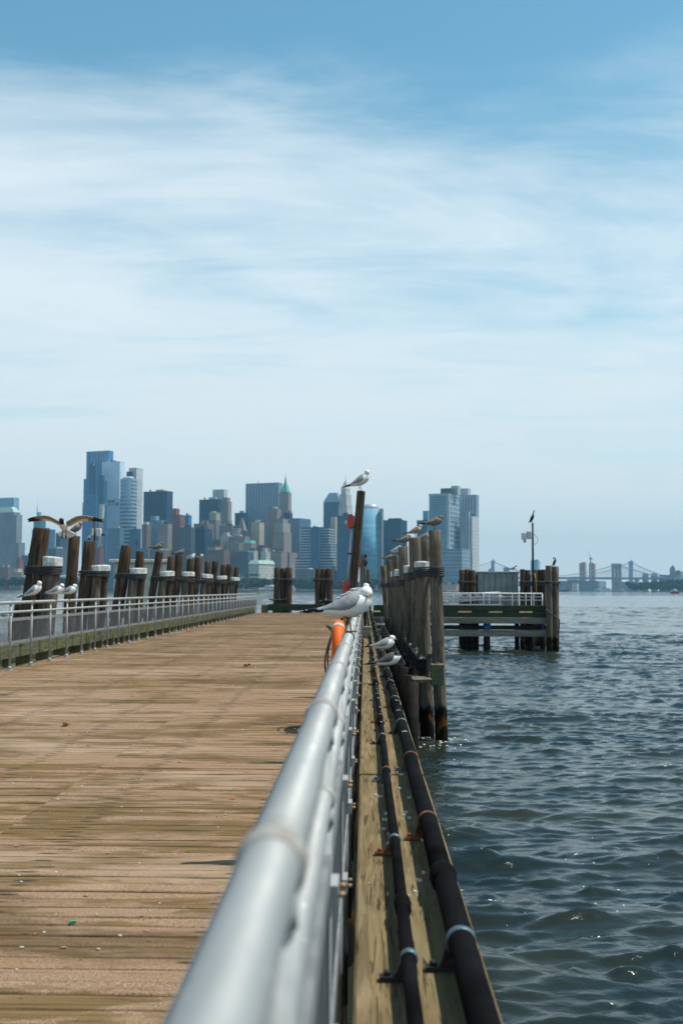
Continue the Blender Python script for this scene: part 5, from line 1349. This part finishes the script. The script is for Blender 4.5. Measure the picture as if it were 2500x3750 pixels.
bld('stone_block', 'dark grey grid block right of the red brick tower', 2600, [(651, 700, 712, 1932, 'stone_dark')])
bld('stone_block', 'dark block with deep shade beside the grid block', 2620, [(709, 752, 772, 1937, 'glass_navy')])
bld('brick_block', 'red brick low block behind the left piles', 2600, [(350, 366, 376, 2005, 'brick_red')])
bld('stone_block', 'low blue-grey block behind the pale kiosk', 2590, [(440, 500, 530, 2010, 'glass_blue_dark')])
bld('stone_block', 'brown low block above the pale kiosk roof', 2580, [(545, 600, 640, 2016, 'brick_brown')])
bld('black_slab', 'black slab with a flat top left of the stepped beige tower', 3000, [(725, 800, 812, 1829, 'glass_navy')])
bld('white_tower', 'pale tower peeking over the black slab', 3250, [(778, 820, 831, 1793, 'plain_pale')], extras=fins(6, 'pale_steel', 1.6, .8))
bld('deco_tower', 'stepped beige tower right of the black slab', 2950, [(803, 838, 848, 1905, 'stone_warm'), (808, 836, 846, 1838, 'stone_warm'), (814, 832, 841, 1823, 'stone_warm')])
bld('stone_block', 'stepped beige roofs in front of the black slab', 2800, [(735, 790, 806, 1905, 'stone_grey'), (765, 792, 804, 1878, 'stone_beige')])
bld('stone_block', 'brown terraced block below the beige roofs', 2750, [(706, 760, 780, 1918, 'brick_brown')])
bld('stone_block', 'dark block left of the wide grid tower', 3050, [(858, 895, 905, 1879, 'glass_navy')])
bld('pyramid_roof_block', 'beige block with a steep pointed roof', 2850, [(866, 894, 903, 1946, 'stone_warm')], extras=pyramid(0, 1892, 'stone_warm', .05))
bld('grid_tower', 'wide pale tower with vertical columns beside the green spire', 3050, [(895, 1020, 1032, 1768, 'slab_grid')], extras=multi(fins(11, 'pale_steel', 1.7, .9), antenna(943, 1768, 1751, 'pale_steel', 1.0)))
bld('spire_tower', 'stone tower with a green copper pyramid roof and spire', 2980, [(1012, 1058, 1068, 1870, 'stone_warm'), (1020, 1056, 1066, 1806, 'stone_warm'), (1028, 1050, 1060, 1802, 'stone_warm')], extras=pyramid(2, 1762, 'roof_copper', .16, 1731, 1.5))
bld('stone_tower', 'pinkish brown tower in front of the wide grid tower', 2850, [(975, 1014, 1028, 1864, 'stone_pink')])
bld('stone_tower', 'plain tan tower below the wide grid tower', 2700, [(918, 950, 965, 1914, 'stone_tan')])
bld('deco_tower', 'stepped stone tower with tall columned top below the green spire', 2640, [(986, 1060, 1086, 2024, 'stone_warm'), (1000, 1040, 1064, 1950, 'stone_warm'), (1004, 1036, 1060, 1916, 'stone_beige'), (1012, 1036, 1052, 1900, 'stone_warm')])
bld('grid_tower', 'grey-blue tower with a bright right side behind the banded block', 2760, [(1055, 1098, 1133, 1899, 'glass_blue_dark')], extras=fins(6, 'pale_steel', 1.2, .6, 5))
bld('black_slab', 'small dark rooftop slab below the green spire', 2900, [(1034, 1062, 1070, 1880, 'glass_navy')])
banded = bld('banded_block', 'stepped office block with pale horizontal bands', 2560, [(1078, 1218, 1236, 2043, 'glass_blue_dark'), (1096, 1210, 1234, 1993, 'glass_blue_dark'), (1102, 1204, 1224, 1931, 'glass_blue_dark')], extras=multi(bands(6.0, 2.8, 'stone_white'), antenna(1150, 1932, 1908)))
absorb(bld('glass_block', 'dark vertical bay on the face of the banded block', 2552, [(1137, 1166, 1171, 1934, 'glass_blue_dark')]), banded, 'face_bay')
bld('hip_roof_tower', 'blue-grey tower with a sloping roof left of the white spire', 2950, [(1183, 1244, 1260, 1838, 'glass_blue_dark')], extras=pyramid(0, 1803, 'bridge_blue', .45))
bld('white_spire_tower', 'white stone tower with a tapered top below the high gull', 2900, [(1238, 1270, 1290, 1850, 'stone_white'), (1242, 1268, 1286, 1812, 'stone_white'), (1248, 1266, 1281, 1790, 'stone_white')], extras=multi(pyramid(2, 1762, 'stone_white', .3, 1722, 0, (.62, .5))))
bld('stone_block', 'tan lit building between the banded block and the blue slab', 2750, [(1210, 1228, 1238, 1894, 'stone_tan')])
bld('blue_slab', 'deep blue flat slab behind the leaning alarm pole', 2530, [(1233, 1284, 1298, 1888, 'glass_deep_blue')])
rounded = round_tower('smooth pale blue rounded tower right of the alarm pole', 1316, 1398, 1861, 2540, 'round_blue', 1845, None)
absorb(bld('blue_slab', 'light-edged column strip on the right side of the rounded tower', 2545, [(1393, 1398, 1404, 1864, 'stone_grid')]), rounded, 'column_strip')
bld('blue_slab', 'dark navy block right of the rounded tower', 2600, [(1403, 1466, 1492, 1905, 'glass_navy')], extras=lambda root, info: MB().box(-32, -4, 6, 18, info[0][2] + .5, info[0][2] + 5).build('penthouse', 'dark_metal', info[0][0]))
bld('blue_slab', 'stepped blue block left of the twin grey towers', 2700, [(1526, 1560, 1580, 1906, 'glass_blue_dark'), (1548, 1566, 1576, 1872, 'glass_mist')])
def nyp(root, info):
    o, poly, h = info[0]; xs = [q[0] for q in poly]; ys = [q[1] for q in poly]
    mb = MB(); mb.box(max(xs) - 4.5, max(xs) + .9, min(ys) - .9, min(ys) + 4, 0, h + 1.5); mb.build('corner_pier', 'slab_side', o)
    mb = MB(); mb.box(min(xs) - .8, max(xs) + .8, min(ys) - .8, max(ys) + .8, h - 3.5, h + 1); mb.build('cornice', 'pale_steel', o)
    n = 18
    for i in range(n): z = h * .1 + i * (h * .86) / n; mb = MB(); mb.box(max(xs) + .02, max(xs) + .7, min(ys) + 4.5, max(ys), z, z + 2.6); mb.build('spandrel_band', 'slab_side', o)
    mb = MB(); mb.box(min(xs) + 24, min(xs) + 48, 8, 30, h + .5, h + 13); mb.build('penthouse', 'dark_metal', o)
    mb = MB(); mb.box(min(xs) + 40, min(xs) + 56, 32, 50, h + .5, h + 20); mb.build('cooling_tower', 'pale_steel', o)
bld('grid_tower', 'tall grey grid tower with a pale corner strip on the right', 2620, [(1572, 1642, 1690, 1808, 'slab_grid')], extras=nyp)
bld('grid_tower', 'lower annex at the foot of the tall grey grid tower', 2570, [(1612, 1690, 1728, 2011, 'slab_grid')], extras=bands(8, 1.6, 'slab_side'))
bld('fin_tower', 'tall pale tower with dark vertical windows at the right end of the skyline', 2760, [(1670, 1742, 1755, 1813, 'slab_grid')], extras=multi(fins(7, 'plain_pale', 3.4, 1.0), lambda root, info: MB().box(-60, -22, 6, 26, info[0][2] + .5, info[0][2] + 17).build('penthouse', 'pale_steel', info[0][0])))
bld('fin_tower', 'white finned lower tower at the right end of the skyline', 2650, [(1684, 1716, 1722, 1875, 'fin_white'), (1690, 1728, 1759, 1891, 'plain_pale', 'side_slab', 4, True)])
# lower middle rows
def white_windows(root, info):
    o, poly, h = info[0]; xs = [q[0] for q in poly]; ys = [q[1] for q in poly]
    me = MB().box(-1.3, 1.3, -.35, .1, 0, 3.6).mesh('window', 'glass_dark')
    for r in range(4):
        for c in range(9):
            link('window', me, o, (min(xs) + 3.5 + c * (max(xs) - min(xs) - 7) / 8, min(ys) - .02, 6 + r * 8.2))
        for c in range(4):
            link('window', me, o, (max(xs) + .02, min(ys) + 4 + c * (max(ys) - min(ys) - 8) / 3, 6 + r * 8.2), (0, 0, math.pi / 2))
    mb = MB(); hw0, hw1 = min(xs) - 1, max(xs) + 1; d0, d1 = min(ys) - 1, max(ys) + 1
    mb.loft([[(hw0, d0, h + .9), (hw1, d0, h + .9), (hw1, d1, h + .9), (hw0, d1, h + .9)], [(hw0 + 5, d0 + 5, h + 9), (hw1 - 5, d0 + 5, h + 9), (hw1 - 5, d1 - 5, h + 9), (hw0 + 5, d1 - 5, h + 9)]], smooth=False); mb.build('mansard_roof', 'roof_pale_green', o)
bld('white_block', 'white stone block with a pale green mansard roof above the park trees', 2535, [(908, 948, 1012, 2066, 'stone_white')], extras=white_windows)
bld('stone_block', 'blue-grey office block left of the white mansard building', 2545, [(861, 908, 916, 2022, 'stone_dark')], extras=lambda root, info: MB().box(-30, 0, -.5, 20, info[0][2] + .9, info[0][2] + 3).build('cornice', 'roof_copper', info[0][0]))
bld('brick_block', 'brown stone block with arched top behind the left pile row', 2560, [(752, 820, 838, 2014, 'brick_brown'), (758, 790, 806, 2004, 'stone_beige')])
bld('stone_block', 'pink-grey block right of the brown stone block', 2600, [(840, 876, 890, 1988, 'stone_warm')])
bld('copper_roof_block', 'small block with a bright copper roof below the tan tower', 2590, [(890, 920, 935, 1990, 'stone_warm')], extras=pyramid(0, 1980, 'roof_copper', .75))
bld('stone_block', 'white ornate block behind the white mansard building', 2580, [(906, 930, 942, 2018, 'stone_white')])
bld('stone_block', 'white narrow block with a small cupola in the middle row', 2580, [(954, 974, 988, 2022, 'stone_white'), (960, 972, 980, 2008, 'stone_white')])
bld('stone_block', 'white stepped roof block in the middle row', 2680, [(806, 836, 846, 1962, 'stone_white'), (814, 832, 840, 1950, 'stone_white')])
bld('stone_block', 'brown and beige block below the stepped beige tower', 2720, [(800, 850, 868, 1925, 'stone_pink')])
bld('stone_block', 'pale corner block left of the pointed roof', 2700, [(846, 872, 882, 1936, 'stone_beige')])
bld('stone_block', 'columned grey block under the pointed roof', 2690, [(876, 902, 910, 1952, 'stone_dark')])
bld('stone_block', 'pinkish narrow block between the tan tower and the stepped stone tower', 2690, [(984, 1000, 1006, 1976, 'stone_pink')])
bld('stone_block', 'brown roofs in front of the tan tower', 2610, [(930, 970, 990, 2006, 'brick_brown')])
bld('stone_block', 'grey lower wing in front of the stepped stone tower', 2600, [(984, 1030, 1050, 2020, 'stone_warm')])
bld('stone_block', 'brown block at the left of the middle rows', 2660, [(768, 806, 822, 1985, 'brick_brown')])
bld('stone_block', 'warm stone block filling the middle row behind the copper roof', 2660, [(834, 896, 912, 1966, 'stone_warm')])
bld('custom_house', 'low wide stone block with a dome behind the park trees', 2530, [(1078, 1150, 1162, 2086, 'stone_grey')], extras=lambda root, info: MB().ball((-14, 12, info[0][2]), 7, 12, 6, sc=(1, 1, .5)).build('dome', 'stone_beige', info[0][0]))
bld('low_block', 'low dark block at the foot of the banded block', 2545, [(1160, 1226, 1238, 2092, 'stone_dark')])
bld('low_block', 'long low grey block under the dark grid block', 2590, [(612, 720, 756, 2040, 'stone_dark')])
bld('ferry_terminal', 'low sandy ferry building at the right shore edge', 2560, [(1615, 1672, 1686, 2143, 'stone_tan')])
bld('tent', 'long white waterfront tent below the park trees', 2474, [(966, 1002, 1006, 2148, 'plain_pale')], extras=pyramid(0, 2143, 'tent_white', .6))
bld('low_block', 'pale wide low building between the park trees and the last left pile', 2516, [(858, 888, 892, 2114, 'stone_beige')])
bld('low_block', 'small grey hut by the seawall', 2474, [(1368, 1378, 1382, 2143, 'stone_grey')])
# right far shore
bld('pink_tower', 'left of two pinkish towers under construction beyond the bridge', 5200, [(2121, 2140, 2149, 2063, 'pink_frame')])
bld('pink_tower', 'right of two pinkish towers under construction beyond the bridge', 5250, [(2156, 2174, 2184, 2065, 'pink_frame')])
def crane():
    D = 5230; p0 = at_y(2155, 2160, D); p1 = at_y(2155, 2042, D); root = thing('tower_crane', 'tower crane between the two pinkish towers', 'crane', (p0.x, D - 40, GZ)); h = p1.z - GZ
    mb = MB(); mb.box(-2.4, 2.4, -2, 2, 0, h); mb.build('mast', 'pale_steel', root)
    j = at_y(2142, 2016, D); mb = MB(); mb.tube([(4, 0, h - 6), (j.x - p0.x, 0, j.z - GZ)], [1.7, .8], 5); mb.build('jib', 'pale_steel', root)
    mb = MB(); mb.box(-4, 9, -2, 2, h - 9, h - 3); mb.build('counterweight', 'pale_steel', root)
crane()
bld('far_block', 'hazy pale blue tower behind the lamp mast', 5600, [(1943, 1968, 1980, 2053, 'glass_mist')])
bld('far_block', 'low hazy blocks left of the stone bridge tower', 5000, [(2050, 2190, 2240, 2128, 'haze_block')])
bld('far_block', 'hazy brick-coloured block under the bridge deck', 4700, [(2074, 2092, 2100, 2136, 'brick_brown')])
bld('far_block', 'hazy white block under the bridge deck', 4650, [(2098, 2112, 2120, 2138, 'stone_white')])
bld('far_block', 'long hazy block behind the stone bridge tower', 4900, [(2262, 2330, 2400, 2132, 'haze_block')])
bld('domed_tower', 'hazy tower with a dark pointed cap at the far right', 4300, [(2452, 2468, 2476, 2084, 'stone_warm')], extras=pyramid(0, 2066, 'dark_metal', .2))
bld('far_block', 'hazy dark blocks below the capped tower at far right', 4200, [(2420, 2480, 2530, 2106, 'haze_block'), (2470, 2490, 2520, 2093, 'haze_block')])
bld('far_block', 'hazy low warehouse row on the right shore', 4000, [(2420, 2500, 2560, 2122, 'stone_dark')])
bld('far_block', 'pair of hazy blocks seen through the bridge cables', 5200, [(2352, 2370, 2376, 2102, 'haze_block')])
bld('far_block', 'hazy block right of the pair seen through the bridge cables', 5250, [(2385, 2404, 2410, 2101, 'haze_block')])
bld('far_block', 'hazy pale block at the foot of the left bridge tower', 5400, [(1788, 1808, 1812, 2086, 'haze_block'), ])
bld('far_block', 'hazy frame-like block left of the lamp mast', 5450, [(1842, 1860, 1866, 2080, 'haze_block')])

def bridge_brooklyn():
    D = 4100; P = lambda x, y: at_y(x, y, D); c = P(2256, 2160); root = thing('stone_bridge', 'stone-towered suspension bridge on the right with fan cables', 'bridge', (c.x, D, WZ)); X = lambda x: P(x, 2150).x - c.x; Z = lambda y: P(2256, y).z - WZ
    x0, x1 = X(2240), X(2272); w = x1 - x0; zt = Z(2067); zd = Z(2117)
    mb = MB()
    for (a, b) in ((0, .22), (.39, .61), (.78, 1)): mb.box(x0 + w * a, x0 + w * b, -9, 9, -1, zt - 14)
    mb.box(x0, x1, -8.9, 8.9, zt - 14, zt); mb.box(x0 - 1.5, x1 + 1.5, -10, 10, zt - 1, zt + 3); mb.box(x0 + .2, x1 - .2, -8.8, 8.8, -1, zd - 3)
    mb.box(x0 - 4, x1 + 4, -14, 14, -1, 7); mb.build('tower', 'bridge_stone', root)
    xa, xb = X(1985), X(2590); mb = MB(); mb.box(xa, xb, -13, 13, zd - 3.5, zd + 2.5); mb.build('deck', 'bridge_steel', root)
    def sag(x):                                               # main cable: down to the left span, down to the right anchorage
        if x < (x0 + x1) / 2: t = ((x0 + x1) / 2 - x) / ((x0 + x1) / 2 - xa); return zt - (zt - zd - 5) * (1 - (1 - t) ** 2)
        t = (x - (x0 + x1) / 2) / (X(2440) - (x0 + x1) / 2); return max(zd + 1, zt - (zt - zd) * (1.25 * t - .25 * t * t))
    for y in (-11, 11):
        mb = MB(); mb.tube([(x, y, sag(x)) for x in np.linspace(xa, X(2440), 40)], .9, 5); mb.build('main_cable', 'bridge_steel', root)
        mb = MB()
        for x in np.arange(xa + 8, X(2430), 9.0):
            if sag(x) > zd + 3: mb.box(x - .28, x + .28, y - .28, y + .28, zd, sag(x))
        o = mb.build('suspender_cables', 'bridge_steel', root); o['kind'] = 'stuff'
    for i, x in enumerate(np.linspace(X(2330), xb, 9)):
        mb = MB(); mb.box(x - 5, x + 5, -12, 12, -1, zd - 3.4); mb.build('approach_pier', 'bridge_stone', root)
bridge_brooklyn()
def bridge_manhattan():
    D = 5000; P = lambda x, y: at_y(x, y, D); c = P(2309, 2160); root = thing('steel_bridge', 'blue steel suspension bridge with slim towers behind the stone bridge', 'bridge', (c.x, D, WZ)); X = lambda x: P(x, 2150).x - c.x; Z = lambda y: P(2309, y).z - WZ
    zt = Z(2058); zd = Z(2118); T = (X(1804), X(2309))
    for tx in T:
        mb = MB(); mb.box(tx - 5.5, tx + 5.5, -14, -8, -1, zt); mb.box(tx - 5.4, tx + 5.4, 8, 14, -1, zt)
        for z in (zd + 6, zt - 14, zt - 3): mb.box(tx - 5, tx + 5, -8, 8, z, z + 5)
        mb.box(tx - 7.5, tx + 7.5, -15, 15, zt - 2, zt + 2.5); mb.ball((tx, -11, zt + 6), 3.2, 8, 5); mb.tube([(tx, -11, zt + 6), (tx, -11, zt + 13)], [1.5, .3], 5); mb.box(tx - 8, tx + 8, -17, 17, -1, 8); mb.build('tower', 'bridge_blue', root)
    xa, xb = X(1560), X(2560); mb = MB(); mb.box(xa, xb, -14, 14, zd - 5, zd + 3); mb.build('deck', 'bridge_blue', root)
    def sag(x):
        if x < T[0]: t = (T[0] - x) / (T[0] - xa); return zt - (zt - zd) * (1.3 * t - .3 * t * t)
        if x > T[1]: t = (x - T[1]) / (X(2470) - T[1]); return zt - (zt - zd) * (1.45 * t - .45 * t * t)
        t = (x - T[0]) / (T[1] - T[0]); return zt - (zt - zd - 3) * 4 * t * (1 - t)
    for y in (-11, 11):
        mb = MB(); mb.tube([(x, y, sag(x)) for x in np.linspace(xa, X(2470), 90)], 1.0, 5); mb.build('main_cable', 'bridge_blue', root)
        mb = MB()
        for x in np.arange(xa + 6, X(2465), 11.0):
            if sag(x) > zd + 5: mb.box(x - .35, x + .35, y - .35, y + .35, zd, sag(x))
        o = mb.build('suspender_cables', 'bridge_blue', root); o['kind'] = 'stuff'
bridge_manhattan()
def boat(label, px_, Y, L, h, mats=('boat_white', 'boat_white'), name='ferry_boat'):
    p_ = at_y(px_, 2170, Y); root = thing(name, label, 'boat', (p_.x, Y, WZ)); w = L * .28
    mb = MB(); mb.loft([[(-L / 2, -w * .8 * s_, 0 if abs(s_) < 1 else h * .35) for s_ in (-1, -.5, .5, 1)], [(0, -w * s_, -.3 if abs(s_) < 1 else h * .32) for s_ in (-1, -.5, .5, 1)], [(L * .35, -w * .8 * s_, -.2 if abs(s_) < 1 else h * .36) for s_ in (-1, -.5, .5, 1)], [(L / 2, -w * .1 * s_, h * .2 if abs(s_) < 1 else h * .45) for s_ in (-1, -.5, .5, 1)]], smooth=False); mb.build('hull', mats[0], root)
    mb = MB(); mb.box(-L * .42, L * .25, -w * .7, w * .7, h * .3, h * .68, 0, .1); c = mb.build('cabin', mats[1], root)
    mb = MB(); mb.box(-L * .40, L * .23, -w * .72, -w * .70, h * .42, h * .56); mb.build('window_strip', 'glass_dark', c)
    mb = MB(); mb.box(-L * .1, L * .15, -w * .5, w * .5, h * .68, h * .9, 0, .1); mb.build('wheelhouse', mats[1], root)
    mb = MB(); mb.tube([(0, 0, h * .9), (0, 0, h * 1.15)], .12, 5); mb.build('mast', 'dark_metal', root)
boat('small ferry with red hull and white cabin at the far right edge', 2470, 1500, 11, 6.5, ('boat_red', 'boat_white'))
mb = MB(); p = at_y(2490, 2170, 1500); mb.prism([(p.x, 1499), (p.x + 12, 1498.6), (p.x + 13, 1500), (p.x + 3, 1501)], WZ - .1, WZ + .35); tag(mb.build('boat_wake', 'foam'), 'white wake trailing the ferry at the far right', None, kind='stuff')
boat('white boat moored left of the stone bridge tower', 2188, 3600, 20, 11)
boat('white boat near the foot of the stone bridge tower', 2212, 3650, 16, 8)
boat('small white boat at the park seawall behind the left dock-end piles', 1071, 2440, 12, 12)
boat('small white boat right of the stone bridge tower', 2280, 3700, 18, 9)
bld('far_block', 'long low white pier shed beside the stone bridge tower', 3950, [(2207, 2232, 2236, 2155, 'plain_pale')])
mb = MB(); a, b = at_y(1998, 2165, 3000), at_y(2080, 2165, 3000); mb.box(a.x, b.x, 2990, 3020, WZ - .3, WZ + 4.5); mb.box(a.x + 5, b.x - 30, 2989, 3010, WZ + 4.4, WZ + 7)
tag(mb.build('barge', 'dark_metal'), 'dark barge low on the water right of the dock head', 'barge')

# ------------------------------------------------------------------ haze
def haze():
    me = MB().box(-6200, 6200, -80, 9200, -5.5, 420).mesh('haze', 'tent_white'); me.materials.clear()
    m = bpy.data.materials.new('haze_air'); m.use_nodes = True; gg = G(m.node_tree); gg.n.clear()
    v = gg.new('ShaderNodeVolumePrincipled'); v.inputs['Color'].default_value = (.32, .64, .88, 1); v.inputs['Density'].default_value = HAZE; v.inputs['Anisotropy'].default_value = .2
    gg.l.new(v.outputs[0], gg.new('ShaderNodeOutputMaterial').inputs['Volume']); me.materials.append(m)
    tag(link('haze', me), None, kind='stuff')
HAZE = 7.8e-5
haze()
